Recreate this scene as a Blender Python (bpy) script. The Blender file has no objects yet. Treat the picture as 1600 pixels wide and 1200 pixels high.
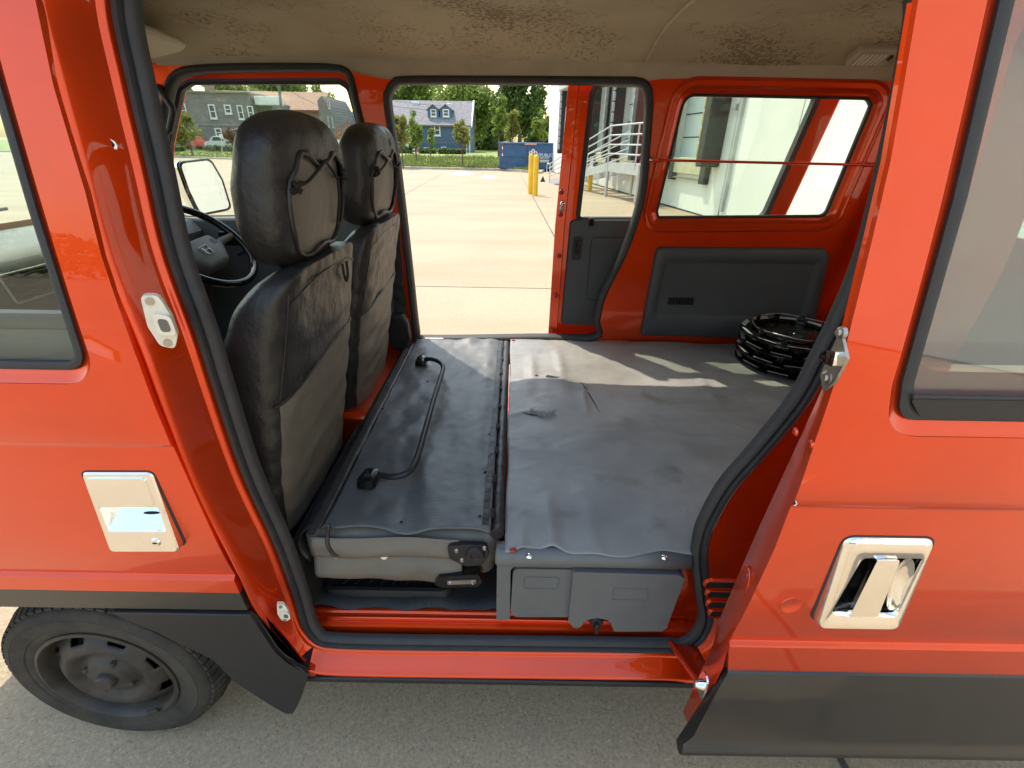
import bpy, bmesh, math, random
from mathutils import Vector, Matrix, noise
from mathutils.geometry import delaunay_2d_cdt
from math import sin, cos, pi, radians, sqrt, atan2, exp

random.seed(7)
scene = bpy.context.scene
COL = scene.collection

# ------------------------------------------------------------------ camera
CAM_H = 1.40
F_PX = 740.0                      # focal length in pixels of the 1600 px wide photograph
PITCH = radians(26.8)
ROLL = radians(0.95)
FW = Vector((0, cos(PITCH), -sin(PITCH)))
U0 = Vector((0, sin(PITCH), cos(PITCH)))
RT = Vector((1, 0, 0)) * cos(ROLL) + U0 * sin(ROLL)
UP = Vector((-1, 0, 0)) * sin(ROLL) + U0 * cos(ROLL)
CAM = Vector((0, 0, CAM_H))
cam_data = bpy.data.cameras.new("camera")
cam_data.sensor_width = 36
cam_data.lens = F_PX / 1600 * 36
cam_data.clip_start = 0.02
cam_data.clip_end = 3000
cam = bpy.data.objects.new("camera", cam_data)
COL.objects.link(cam)
M3 = Matrix((RT, UP, -FW)).transposed()
cam.matrix_world = Matrix.Translation(CAM) @ M3.to_4x4()
scene.camera = cam

# ------------------------------------------------------------------ light
TO_SUN = Vector((-0.385, 0.48, 1.06)).normalized()
world = bpy.data.worlds.new("World")
scene.world = world
world.use_nodes = True
wn = world.node_tree
wn.nodes.clear()
sky = wn.nodes.new("ShaderNodeTexSky")
sky.sky_type = 'NISHITA'
sky.sun_disc = False
sky.sun_elevation = math.asin(TO_SUN.z)
sky.sun_rotation = atan2(TO_SUN.x, TO_SUN.y)
sky.air_density = 1.9
sky.dust_density = 2.0
sky.ozone_density = 2.0
bg = wn.nodes.new("ShaderNodeBackground")
bg.inputs[1].default_value = 0.15
wo = wn.nodes.new("ShaderNodeOutputWorld")
wn.links.new(sky.outputs[0], bg.inputs[0])
wn.links.new(bg.outputs[0], wo.inputs[0])
sun_data = bpy.data.lights.new("sun", 'SUN')
sun_data.energy = 2.1
sun_data.angle = radians(0.5)
sun_data.color = (1.0, 0.91, 0.75)
sun = bpy.data.objects.new("sun", sun_data)
COL.objects.link(sun)
sun.rotation_euler = TO_SUN.to_track_quat('Z', 'Y').to_euler()
sun.location = TO_SUN * 30
vs = scene.view_settings
vs.view_transform = 'Standard'
vs.look = 'None'
vs.gamma = 1.0
vs.use_curve_mapping = False
vs.exposure = 1.36

# ------------------------------------------------------------------ photo pixel -> place
def ray(px, py):
    a = (px - 800) / F_PX
    b = (600 - py) / F_PX
    return FW + RT * a + UP * b
def PY(px, py, Y):                 # point of that pixel's ray on the plane y = Y
    d = ray(px, py); return CAM + d * (Y / d.y)
def PZ(px, py, Z):
    d = ray(px, py); return CAM + d * ((Z - CAM_H) / d.z)
def PX(px, py, X):
    d = ray(px, py); return CAM + d * (X / d.x)

# ------------------------------------------------------------------ materials
def mat(name, col, rough=0.5, metal=0.0, coat=0.0, var=0.0, vscale=8.0, bump=0.0, bscale=60.0,
        spec=0.5, stretch=None, rvar=0.0, sheen=0.0, bump2=0.0, b2scale=8.0, col2=None, coatr=0.03):
    m = bpy.data.materials.new(name); m.use_nodes = True
    nt = m.node_tree; N = nt.nodes; L = nt.links
    p = N["Principled BSDF"]
    p.inputs["Base Color"].default_value = (*col, 1)
    p.inputs["Roughness"].default_value = rough
    p.inputs["Metallic"].default_value = metal
    p.inputs["Coat Weight"].default_value = coat
    p.inputs["Coat Roughness"].default_value = coatr
    p.inputs["Specular IOR Level"].default_value = spec
    if sheen: p.inputs["Sheen Weight"].default_value = sheen
    tc = N.new("ShaderNodeTexCoord")
    vec = tc.outputs["Object"]
    if stretch:
        mp = N.new("ShaderNodeMapping"); mp.inputs["Scale"].default_value = stretch
        L.new(vec, mp.inputs["Vector"]); vec = mp.outputs["Vector"]
    if var or col2:
        n = N.new("ShaderNodeTexNoise"); n.inputs["Scale"].default_value = vscale
        n.inputs["Detail"].default_value = 6; n.inputs["Roughness"].default_value = 0.65
        L.new(vec, n.inputs["Vector"])
        r = N.new("ShaderNodeValToRGB")
        r.color_ramp.elements[0].position = 0.3; r.color_ramp.elements[1].position = 0.7
        c2 = col2 if col2 else tuple(min(1, c * (1 + var)) for c in col)
        r.color_ramp.elements[0].color = (*[c * (1 - var) for c in col], 1)
        r.color_ramp.elements[1].color = (*c2, 1)
        L.new(n.outputs["Fac"], r.inputs["Fac"]); L.new(r.outputs["Color"], p.inputs["Base Color"])
        if rvar:
            mr = N.new("ShaderNodeMapRange")
            mr.inputs["To Min"].default_value = max(0, rough - rvar); mr.inputs["To Max"].default_value = min(1, rough + rvar)
            L.new(n.outputs["Fac"], mr.inputs["Value"]); L.new(mr.outputs[0], p.inputs["Roughness"])
    last = None
    for (bs, sc) in ((bump, bscale), (bump2, b2scale)):
        if not bs: continue
        n2 = N.new("ShaderNodeTexNoise"); n2.inputs["Scale"].default_value = sc
        n2.inputs["Detail"].default_value = 3
        L.new(vec, n2.inputs["Vector"])
        b = N.new("ShaderNodeBump"); b.inputs["Strength"].default_value = bs; b.inputs["Distance"].default_value = 1.0 / sc * 0.5
        L.new(n2.outputs["Fac"], b.inputs["Height"])
        if last: L.new(last, b.inputs["Normal"])
        last = b.outputs["Normal"]
    if last: L.new(last, p.inputs["Normal"])
    return m

M = {}
M['paint'] = mat('red_car_paint', (0.73, 0.054, 0.002), 0.38, metal=.70, spec=.3, coat=1.0, var=0.07, vscale=5, bump=0.012, bscale=420, bump2=0.02, b2scale=5, coatr=0.012, rvar=.06)
M['paint'].node_tree.nodes['Principled BSDF'].inputs['Coat IOR'].default_value = 1.5
M['black_paint'] = mat('black_lower_paint', (0.014, 0.014, 0.013), 0.42, coat=0.5, var=0.3, vscale=14, bump=0.05, bscale=300, coatr=0.16, rvar=.08)
M['black_plastic'] = mat('black_plastic', (0.014, 0.014, 0.015), 0.5, var=0.2, vscale=30, bump=0.1, bscale=400)
M['rubber'] = mat('weatherstrip_rubber', (0.030, 0.030, 0.031), 0.62, var=0.25, vscale=30, bump=0.06, bscale=200, rvar=0.08)
M['tyre'] = mat('tyre_rubber', (0.026, 0.024, 0.021), 0.8, var=0.35, vscale=14, bump=0.15, bscale=160, col2=(0.055, 0.048, 0.038))
M['steel'] = mat('painted_steel_wheel', (0.024, 0.022, 0.021), 0.55, var=0.35, vscale=16, bump=0.08, bscale=100, col2=(0.055, 0.045, 0.034))
M['chrome'] = mat('chrome', (0.86, 0.85, 0.83), 0.05, 1.0, var=0.03, vscale=20, bump=0.04, bscale=45)
M['metal'] = mat('zinc_metal', (0.45, 0.43, 0.40), 0.35, 1.0, var=0.2, vscale=40, bump=0.05, bscale=90)
M['vinyl'] = mat('black_vinyl', (0.021, 0.020, 0.020), 0.45, var=0.25, vscale=25, bump=0.15, bscale=350, bump2=0.30, b2scale=26, rvar=0.08)
M['taupe'] = mat('taupe_seat_cover', (0.135, 0.122, 0.10), 0.55, var=0.15, vscale=10, bump=0.12, bscale=420, rvar=0.1, bump2=0.12, b2scale=14)
M['cordm'] = mat('black_cord', (0.010, 0.010, 0.010), 0.8, bump=0.3, bscale=300)
M['grey_trim'] = mat('grey_trim_plastic', (0.062, 0.068, 0.074), 0.55, var=0.10, vscale=9, bump=0.08, bscale=600, rvar=0.06)
M['cover_grey'] = mat('light_grey_step_plastic', (0.125, 0.128, 0.126), 0.5, var=0.10, vscale=9, bump=0.08, bscale=500, rvar=0.06)
M['dash'] = mat('grey_dash_plastic', (0.125, 0.130, 0.128), 0.55, var=0.12, vscale=9, bump=0.08, bscale=500)
M['beige'] = mat('beige_trim', (0.42, 0.36, 0.265), 0.6, var=0.10, vscale=12, bump=0.06, bscale=300)
M['white_plastic'] = mat('cream_plastic', (0.74, 0.68, 0.55), 0.45, var=0.08, vscale=60)
M['dark'] = mat('dark_cavity', (0.008, 0.008, 0.008), 0.8, var=0.2)
M['blackgloss'] = mat('black_glossy_plastic', (0.006, 0.006, 0.006), 0.16, var=0.2, vscale=40, bump=0.03, bscale=60)
M['silver'] = mat('silver_painted_plastic', (0.52, 0.53, 0.52), 0.3, 0.5, var=0.2, vscale=30)
M['reflection_pad'] = mat('painted_pale_reflection', (0.58, 0.60, 0.58), 0.35, var=0.15, vscale=40)  # pale colour painting in the reflections seen on the wheel covers
M['redclip'] = mat('red_plastic_clip', (0.30, 0.025, 0.02), 0.4, var=0.1)
M['whitepaint'] = mat('white_paint', (0.78, 0.78, 0.76), 0.5, var=0.05)
M['fuzz'] = mat('grey_felt', (0.35, 0.34, 0.33), 0.95, var=0.3, vscale=200, bump=0.6, bscale=300)

def glass_mat(name, tint, refl=1.0, film=0.0):
    m = bpy.data.materials.new(name); m.use_nodes = True
    nt = m.node_tree; N = nt.nodes; L = nt.links; N.clear()
    out = N.new("ShaderNodeOutputMaterial")
    tr = N.new("ShaderNodeBsdfTransparent"); tr.inputs[0].default_value = (*tint, 1)
    gl = N.new("ShaderNodeBsdfGlossy"); gl.inputs["Roughness"].default_value = 0.02
    ge = N.new("ShaderNodeNewGeometry"); dt_ = N.new("ShaderNodeVectorMath"); dt_.operation = 'DOT_PRODUCT'
    L.new(ge.outputs["Normal"], dt_.inputs[0]); L.new(ge.outputs["Incoming"], dt_.inputs[1])
    ab = N.new("ShaderNodeMath"); ab.operation = 'ABSOLUTE'; L.new(dt_.outputs["Value"], ab.inputs[0])
    om = N.new("ShaderNodeMath"); om.operation = 'SUBTRACT'; om.inputs[0].default_value = 1.0; L.new(ab.outputs[0], om.inputs[1])
    pw = N.new("ShaderNodeMath"); pw.operation = 'POWER'; pw.inputs[1].default_value = 5.0; L.new(om.outputs[0], pw.inputs[0])
    fr = N.new("ShaderNodeMath"); fr.operation = 'MULTIPLY_ADD'; fr.inputs[1].default_value = .96; fr.inputs[2].default_value = .04; L.new(pw.outputs[0], fr.inputs[0])
    tc = N.new("ShaderNodeTexCoord"); nz = N.new("ShaderNodeTexNoise"); nz.inputs["Scale"].default_value = 5
    ml = N.new("ShaderNodeMath"); ml.operation = 'MULTIPLY_ADD'; ml.inputs[1].default_value = refl; 
    m2 = N.new("ShaderNodeMath"); m2.operation = 'MULTIPLY'; m2.inputs[1].default_value = 0.02
    L.new(tc.outputs["Object"], nz.inputs["Vector"]); L.new(nz.outputs["Fac"], m2.inputs[0])
    mx = N.new("ShaderNodeMixShader")
    L.new(fr.outputs[0], ml.inputs[0]); L.new(m2.outputs[0], ml.inputs[2])
    L.new(ml.outputs[0], mx.inputs[0]); L.new(tr.outputs[0], mx.inputs[1]); L.new(gl.outputs[0], mx.inputs[2])
    if film:
        df = N.new("ShaderNodeBsdfDiffuse"); df.inputs[0].default_value = (0.60, 0.64, 0.60, 1)
        m3 = N.new("ShaderNodeMixShader"); m3.inputs[0].default_value = film
        L.new(mx.outputs[0], m3.inputs[1]); L.new(df.outputs[0], m3.inputs[2]); L.new(m3.outputs[0], out.inputs[0])
    else: L.new(mx.outputs[0], out.inputs[0])
    return m
M['glass'] = glass_mat('clear_green_glass', (0.93, 0.97, 0.93), 1.0)
M['tint'] = glass_mat('grey_tinted_glass', (0.84, 0.91, 0.87), 1.6, .10)

def node_mat(name):
    m = bpy.data.materials.new(name); m.use_nodes = True
    nt = m.node_tree
    return m, nt, nt.nodes, nt.links, nt.nodes["Principled BSDF"], nt.nodes.new("ShaderNodeTexCoord")

def ramp(N, stops):
    r = N.new("ShaderNodeValToRGB"); e = r.color_ramp.elements
    while len(e) < len(stops): e.new(0.5)
    for i, (p, c) in enumerate(stops):
        e[i].position = p; e[i].color = (*c, 1) if len(c) == 3 else c
    return r

# ------------------------------------------------------------------ object helpers
def tag(o, label=None, cat=None, group=None, kind=None):
    if label: o["label"] = label
    if cat: o["category"] = cat
    if group: o["group"] = group
    if kind: o["kind"] = kind
    return o
def empty(name, loc):
    o = bpy.data.objects.new(name, None); COL.objects.link(o); o.location = loc
    o.empty_display_size = 0.1
    return o
def attach(o, parent):
    o.parent = parent
    if parent.type == 'EMPTY' and parent.parent is None and parent.rotation_euler.z == 0:
        o.matrix_parent_inverse = Matrix.Translation(-Vector(parent.location))
def link(name, me, m, parent=None, smooth=40):
    me.name = name
    if isinstance(m, (list, tuple)):
        for q in m: me.materials.append(M[q] if isinstance(q, str) else q)
    elif m is not None:
        me.materials.append(M[m] if isinstance(m, str) else m)
    if smooth:
        me.polygons.foreach_set("use_smooth", [True] * len(me.polygons))
        if smooth < 180: me.set_sharp_from_angle(angle=radians(smooth))
    o = bpy.data.objects.new(name, me); COL.objects.link(o)
    if parent: attach(o, parent)
    return o
def from_bm(name, bm, m, parent=None, smooth=40, recalc=True):
    if recalc: bmesh.ops.recalc_face_normals(bm, faces=bm.faces)
    me = bpy.data.meshes.new(name); bm.to_mesh(me); bm.free()
    return link(name, me, m, parent, smooth)
def from_py(name, v, f, m, parent=None, smooth=40, recalc=False):
    me = bpy.data.meshes.new(name); me.from_pydata([tuple(p) for p in v], [], f); me.update()
    if recalc:
        bm = bmesh.new(); bm.from_mesh(me); bmesh.ops.recalc_face_normals(bm, faces=bm.faces); bm.to_mesh(me); bm.free()
    return link(name, me, m, parent, smooth)
def bevel(o, w=0.003, seg=2, ang=40):
    b = o.modifiers.new("bevel", 'BEVEL'); b.width = w; b.segments = seg; b.limit_method = 'ANGLE'
    b.angle_limit = radians(ang); b.harden_normals = False
    return o
def solidify(o, t, off=-1):
    s = o.modifiers.new("solid", 'SOLIDIFY'); s.thickness = t; s.offset = off
    return o
def subsurf(o, n=1):
    s = o.modifiers.new("sub", 'SUBSURF'); s.levels = n; s.render_levels = n
    return o

def crom(pts, sub=6, closed=False):
    pts = [Vector(p) for p in pts]; n = len(pts); out = []
    rng = n if closed else n - 1
    for i in range(rng):
        if closed: p0, p1, p2, p3 = pts[i - 1], pts[i], pts[(i + 1) % n], pts[(i + 2) % n]
        else: p0, p1, p2, p3 = pts[max(i - 1, 0)], pts[i], pts[i + 1], pts[min(i + 2, n - 1)]
        for k in range(sub):
            t = k / sub
            out.append(0.5 * ((2 * p1) + (p2 - p0) * t + (2 * p0 - 5 * p1 + 4 * p2 - p3) * t * t + (3 * p1 - p0 - 3 * p2 + p3) * t ** 3))
    if not closed: out.append(pts[-1].copy())
    return out
def fillet(pts, r, seg=6):
    """closed 2-D polygon with rounded corners; r number or list"""
    n = len(pts); out = []
    for i in range(n):
        ri = r[i] if isinstance(r, (list, tuple)) else r
        p = Vector(pts[i]); a = Vector(pts[i - 1]); b = Vector(pts[(i + 1) % n])
        u = (a - p); w = (b - p)
        if ri <= 0: out.append(p); continue
        ang = u.angle(w); d = min(ri / math.tan(ang / 2), u.length * 0.48, w.length * 0.48)
        s = p + u.normalized() * d; e = p + w.normalized() * d
        for k in range(seg + 1):
            t = k / seg
            out.append(s * (1 - t) ** 2 + p * 2 * t * (1 - t) + e * t * t)
    return out
def tube_mesh(bm, pts, r, n=8, closed=False, cap=True):
    pts = [Vector(p) for p in pts]; m = len(pts); rings = []
    rr = r if isinstance(r, (list, tuple)) else [r] * m
    t0 = (pts[1] - pts[0]).normalized()
    ref = Vector((0, 0, 1)) if abs(t0.z) < 0.9 else Vector((1, 0, 0))
    u = t0.cross(ref).normalized()
    for i in range(m):
        if closed: t = (pts[(i + 1) % m] - pts[i - 1])
        else: t = pts[min(i + 1, m - 1)] - pts[max(i - 1, 0)]
        t = t.normalized() if t.length > 1e-9 else t0
        u = (u - t * u.dot(t)); u = u.normalized() if u.length > 1e-6 else t.orthogonal().normalized()
        w = t.cross(u)
        rings.append([bm.verts.new(pts[i] + (u * cos(2 * pi * k / n) + w * sin(2 * pi * k / n)) * rr[i]) for k in range(n)])
    for i in range(m if closed else m - 1):
        A = rings[i]; B = rings[(i + 1) % m]
        for k in range(n):
            bm.faces.new((A[k], A[(k + 1) % n], B[(k + 1) % n], B[k]))
    if cap and not closed:
        bm.faces.new(rings[0][::-1]); bm.faces.new(rings[-1])
def tube(name, pts, r, m, parent=None, n=8, closed=False, smooth=60):
    bm = bmesh.new(); tube_mesh(bm, pts, r, n, closed)
    return from_bm(name, bm, m, parent, smooth)
def box_bm(bm, c, s, rot=None):
    g = bmesh.ops.create_cube(bm, size=1)['verts']
    mt = Matrix.Translation(c) @ (rot.to_4x4() if rot else Matrix.Identity(4)) @ Matrix.Diagonal((*s, 1))
    bmesh.ops.transform(bm, matrix=mt, verts=g)
    return g
def box(name, c, s, m, parent=None, bev=0.0, rot=None, seg=2):
    bm = bmesh.new(); box_bm(bm, Vector(c), s, rot)
    o = from_bm(name, bm, m, parent, 40)
    if bev: bevel(o, bev, seg)
    return o
def cyl(name, a, b, r, m, parent=None, n=16, r2=None, bev=0):
    a = Vector(a); b = Vector(b)
    bm = bmesh.new(); tube_mesh(bm, [a, b], [r, r if r2 is None else r2], n)
    o = from_bm(name, bm, m, parent, 40)
    if bev: bevel(o, bev)
    return o
def lathe(name, prof, center, axis, m, parent=None, n=48, smooth=40, skip=None):
    """prof: (radius, along-axis) pairs"""
    ax = Vector(axis).normalized(); u = ax.orthogonal().normalized(); w = ax.cross(u)
    v = []; f = []
    for (r, h) in prof:
        for k in range(n):
            t = 2 * pi * k / n
            v.append(Vector(center) + ax * h + (u * cos(t) + w * sin(t)) * r)
    for i in range(len(prof) - 1):
        for k in range(n):
            if skip and skip(i, k): continue
            f.append((i * n + k, i * n + (k + 1) % n, (i + 1) * n + (k + 1) % n, (i + 1) * n + k))
    return from_py(name, v, f, m, parent, smooth)
def prism(name, poly3, vec, m, parent=None, bev=0, smooth=40, seg=2):
    """closed planar loop of 3-D points pushed along vec"""
    bm = bmesh.new(); vec = Vector(vec)
    a = [bm.verts.new(Vector(p)) for p in poly3]; b = [bm.verts.new(Vector(p) + vec) for p in poly3]
    n = len(a)
    fa = bm.faces.new(a[::-1]); fb = bm.faces.new(b)
    for i in range(n): bm.faces.new((a[i], a[(i + 1) % n], b[(i + 1) % n], b[i]))
    if n > 4: bmesh.ops.triangulate(bm, faces=[fa, fb])
    o = from_bm(name, bm, m, parent, smooth)
    if bev: bevel(o, bev, seg)
    return o
def loft(name, loops, m, parent=None, closed=True, smooth=50, cap0=False, cap1=False, recalc=True):
    n = len(loops[0]); bm = bmesh.new()
    R = [[bm.verts.new(Vector(p)) for p in lp] for lp in loops]
    for i in range(len(R) - 1):
        for k in range(n if closed else n - 1):
            bm.faces.new((R[i][k], R[i][(k + 1) % n], R[i + 1][(k + 1) % n], R[i + 1][k]))
    if cap0: bm.faces.new(R[0])
    if cap1: bm.faces.new(R[-1])
    return from_bm(name, bm, m, parent, smooth, recalc)
def grid(name, fn, nu, nv, m, parent=None, smooth=60, uv0=0.0):
    v = []; f = []
    for j in range(nv + 1):
        for i in range(nu + 1):
            v.append(fn(i / nu, j / nv))
    for j in range(nv):
        for i in range(nu):
            a = j * (nu + 1) + i
            f.append((a, a + 1, a + nu + 2, a + nu + 1))
    return from_py(name, v, f, m, parent, smooth)
def panel(name, outer, holes, yfun, thick, levels, m, parent=None, bev=0.004, xlev=(), matfun=None, smooth=35):
    """sheet in (x,z) with holes, bent to y = yfun(x,z), thickened by thick along y"""
    vs_, fs = [], []
    for lp in [outer] + list(holes):
        lp = [Vector((p[0], p[-1])) for p in lp]
        area = sum(lp[i - 1].x * lp[i].y - lp[i].x * lp[i - 1].y for i in range(len(lp)))
        if area < 0: lp = lp[::-1]
        fs.append(list(range(len(vs_), len(vs_) + len(lp)))); vs_ += lp
    r = delaunay_2d_cdt(vs_, [], fs, 2, 1e-6)
    bm = bmesh.new()
    V = [bm.verts.new((p.x, 0, p.y)) for p in r[0]]
    for f in r[2]:
        try: bm.faces.new([V[i] for i in f])
        except ValueError: pass
    for z in levels:
        bmesh.ops.bisect_plane(bm, geom=bm.verts[:] + bm.edges[:] + bm.faces[:], dist=1e-6, plane_co=(0, 0, z), plane_no=(0, 0, 1))
    for x in xlev:
        bmesh.ops.bisect_plane(bm, geom=bm.verts[:] + bm.edges[:] + bm.faces[:], dist=1e-6, plane_co=(x, 0, 0), plane_no=(1, 0, 0))
    bmesh.ops.remove_doubles(bm, verts=bm.verts, dist=2e-5)
    if matfun:
        for f in bm.faces: f.material_index = matfun(f.calc_center_median())
    if thick:
        g = bmesh.ops.extrude_face_region(bm, geom=bm.faces[:], use_keep_orig=True)
        nv = [e for e in g['geom'] if isinstance(e, bmesh.types.BMVert)]
        for q in nv: q.co.y += thick
    for q in bm.verts: q.co.y += yfun(q.co.x, q.co.z)
    o = from_bm(name, bm, m, parent, smooth)
    if bev: bevel(o, bev, 2, 50)
    return o
def seal(name, loop, yfun, prof, m, parent=None, closed=True, smooth=50):
    """planar loop (x,z) swept with profile [(outward, dy)]"""
    P = [Vector((p[0], p[-1])) for p in loop]; n = len(P); loops = []
    area = sum(P[i - 1].x * P[i].y - P[i].x * P[i - 1].y for i in range(n))
    s = 1 if area > 0 else -1
    rows = []
    for i in range(n):
        a = P[i - 1] if (closed or i > 0) else P[i]; b = P[(i + 1) % n] if (closed or i < n - 1) else P[i]
        t = (b - a).normalized(); nn = Vector((t.y, -t.x)) * s
        rows.append([Vector((P[i].x + nn.x * o, yfun(P[i].x, P[i].y) + dy, P[i].y + nn.y * o)) for (o, dy) in prof])
    bm = bmesh.new(); k = len(prof)
    R = [[bm.verts.new(p) for p in r] for r in rows]
    for i in range(n if closed else n - 1):
        for j in range(k):
            bm.faces.new((R[i][j], R[i][(j + 1) % k], R[(i + 1) % n][(j + 1) % k], R[(i + 1) % n][j]))
    if not closed: bm.faces.new(R[0]); bm.faces.new(R[-1])
    return from_bm(name, bm, m, parent, smooth)
def offset2(loop, d):
    P = [Vector((p[0], p[-1])) for p in loop]; n = len(P)
    area = sum(P[i - 1].x * P[i].y - P[i].x * P[i - 1].y for i in range(n)); s = 1 if area > 0 else -1
    out = []
    for i in range(n):
        t = (P[(i + 1) % n] - P[i - 1]).normalized(); nn = Vector((t.y, -t.x)) * s
        dd = d(P[i], nn) if callable(d) else d
        out.append(P[i] + nn * dd)
    return out
def frange(a, b, st):
    n = max(1, int(round((b - a) / st))); return [a + (b - a) * i / n for i in range(n + 1)]
def xz(pts, Y):                    # photo pixels on plane y = Y -> (x, z)
    return [Vector(((q := PY(a, b, Y)).x, q.z)) for a, b in pts]
def nz(x, y=0, z=0, s=1.0):
    return noise.noise(Vector((x * s, y * s, z * s)))
def text(name, body, size, loc, rot, m, parent=None, ext=0.0, align='CENTER'):
    c = bpy.data.curves.new(name, 'FONT'); c.body = body; c.size = size; c.align_x = align; c.align_y = 'CENTER'; c.extrude = ext
    o0 = bpy.data.objects.new(name + "_c", c); COL.objects.link(o0)
    bpy.context.view_layer.update()
    me = bpy.data.meshes.new_from_object(o0.evaluated_get(bpy.context.evaluated_depsgraph_get()))
    bpy.data.objects.remove(o0)
    me.transform(Matrix.Translation(loc) @ rot.to_4x4())
    return link(name, me, m, parent, 0)
# ================================================================== the van
GZ = -0.13                          # ground level
VAN = empty("van", (0.2, 1.44, GZ))
tag(VAN, "orange-red compact van parked with both of its sliding side doors open", "van")
def tum(z): return 0.10 * max(0.0, (z - 1.0) / 0.7) ** 1.4
def sstep(a, b, x):
    t = min(1, max(0, (x - a) / (b - a))); return t * t * (3 - 2 * t)
def crease(z):
    y = 0.0
    y += 0.0035 * (1 - sstep(0.906, 0.913, z))
    if 0.575 < z < 0.70: y += 0.008 * ((0.70 - z) / 0.125) ** 2
    if z <= 0.575: y += 0.008 * sstep(0.567, 0.575, z) - 0.001 * (1 - sstep(0.567, 0.575, z))
    return y
YN, YD = 0.70, 0.57                 # closed body side, opened sliding door
def ny(x, z): return YN + tum(z) + crease(z)
def dy_(x, z): return YD + tum(z) + crease(z)
def skin(px, py, base):
    y = base
    for _ in range(12): y = base + tum(PY(px, py, y).z)
    p = PY(px, py, y); return Vector((p.x, p.z))
LEV = [0.5, 0.53, 0.55, 0.567, 0.569, 0.571, 0.573, 0.575, 0.59, 0.61, 0.63, 0.65, 0.67, 0.69, 0.75, 0.83, 0.9, 0.906, 0.9085, 0.911, 0.913] + frange(0.95, 1.62, 0.035)

# ---------------------------------------------------------------- near door opening: jamb, sill, weatherstrip
S_px = [(210, 0), (233, 133), (263, 267), (292, 400), (342, 546), (400, 732), (452, 852), (487, 952)]
S_loop = [skin(*p, 0.79) for p in S_px]
S_loop += [Vector(p) for p in [(-0.468, 0.300), (-0.445, 0.287), (-0.35, 0.283), (-0.15, 0.284), (0.17, 0.287), (0.38, 0.288), (0.445, 0.292)]]
S_loop += [skin(*p, 0.79) for p in [(1091, 968), (1089, 933), (1083, 883), (1084, 854), (1094, 817), (1127, 758), (1177, 700), (1235, 628), (1272, 560), (1302, 500), (1343, 400), (1381, 250), (1411, 100), (1424, 0)]]
S_loop += [Vector((0.53, 1.648)), Vector((0.3, 1.665)), Vector((-0.3, 1.66)), Vector((-0.52, 1.645))]
S_loop = [Vector((p.x, p.y)) for p in crom([(p.x, p.y, 0) for p in S_loop], 5, True)]
def sy(x, z): return 0.79 + tum(z) - 0.02 * (1 - sstep(0.28, 0.42, z))
seal("weatherstrip", S_loop, sy, [(0, .018), (0, .008), (.004, 0), (.012, -.003), (.016, .004), (.019, .004), (.022, -.006), (.030, -.006), (.036, .003), (.036, .018)], 'rubber', VAN)
def ofs(base):
    def d(p, nn): return base + max(0, base - .046) * (2.6 * max(0, nn.x) * sstep(0.0, 0.35, nn.x)) + max(0, base - .089) * 5 * sstep(.5, .9, -nn.x)
    return d
JL = [(.034, .012), (.040, -.004), (.044, -.008), (.048, -.007), (.053, -.028), (.060, -.058), (.065, -.076), (.070, -.084), (.077, -.082), (.083, -.055), (.089, .00), (.102, .03)]
loops = []
for (o_, yy) in JL:
    lp = offset2(S_loop, ofs(o_))
    loops.append([Vector((p.x, sy(p.x, s_.y) + yy * ((1 - .42 * (1 - sstep(.27, .50, s_.y))) if s_.x < .3 else .58 - .73 * sstep(.285, .36, s_.y)), p.y)) for p, s_ in zip(lp, S_loop)])
jamb = loft("door_jamb", loops, 'paint', VAN, smooth=60)
subsurf(jamb, 1)
# black strip under the sill
box("sill_strip", (-0.03, 0.745, 0.196), (1.05, 0.05, 0.018), 'black_plastic', VAN, 0.004)
# inner sill ledge with its pressed ridge
def ledge(u, v):
    prof = [(0.80, 0.25), (0.803, 0.288), (0.815, 0.292), (0.828, 0.292), (0.832, 0.305), (0.840, 0.308), (0.848, 0.305), (0.855, 0.300), (1.0, 0.300)]
    i = min(int(v * 8 + 1e-6), 7); t = v * 8 - i
    y = prof[i][0] * (1 - t) + prof[i + 1][0] * t; z = prof[i][1] * (1 - t) + prof[i + 1][1] * t
    return Vector((-0.56 + u * 1.12, y, z))
grid("inner_sill", ledge, 12, 16, 'paint', VAN)
box("sill_ridge", (-0.005, 0.822, 0.2985), (0.93, 0.012, 0.014), 'paint', VAN, 0.003)
# white door stops on the front jamb
def stopper(px, py, ang, sc, y):
    c = PY(px, py, y); 
    ux = Vector((cos(ang), 0, sin(ang))); uz = Vector((-sin(ang), 0, cos(ang))); n = Vector((0.45, -0.89, 0)).normalized()
    def L(a, b, d): return c + ux * a * sc + uz * b * sc + n * d * sc
    out = fillet([(-.018, .040), (.010, .044), (.026, .010), (.030, -.02), (.022, -.046), (-.002, -.044), (-.016, -.012)], .011, 4)
    base = prism("door_stop", [L(p[0], p[1], -.004) for p in out], n * .016 * sc, 'white_plastic', VAN, .003 * sc)
    t = fillet([(-.004, .016), (.026, .016), (.032, -.016), (.002, -.020)], .009, 4)
    prism("stop_cup", [L(p[0], p[1], .010) for p in t], n * .016 * sc, 'white_plastic', base, .003 * sc)
    t = fillet([(.004, .009), (.020, .010), (.024, -.010), (.008, -.013)], .006, 4)
    prism("cup_recess", [L(p[0], p[1], .0235) for p in t], n * .0035 * sc, M['taupe'], base)
    for (a, b) in ((-.004, .033), (.012, -.036)):
        cyl("screw", L(a, b, .011), L(a, b, .0165), .0062 * sc, 'metal', base, 10)
stopper(246, 498, radians(-8), 1.0, 0.735)
stopper(440, 953, radians(-12), 0.62, 0.738)
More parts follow.
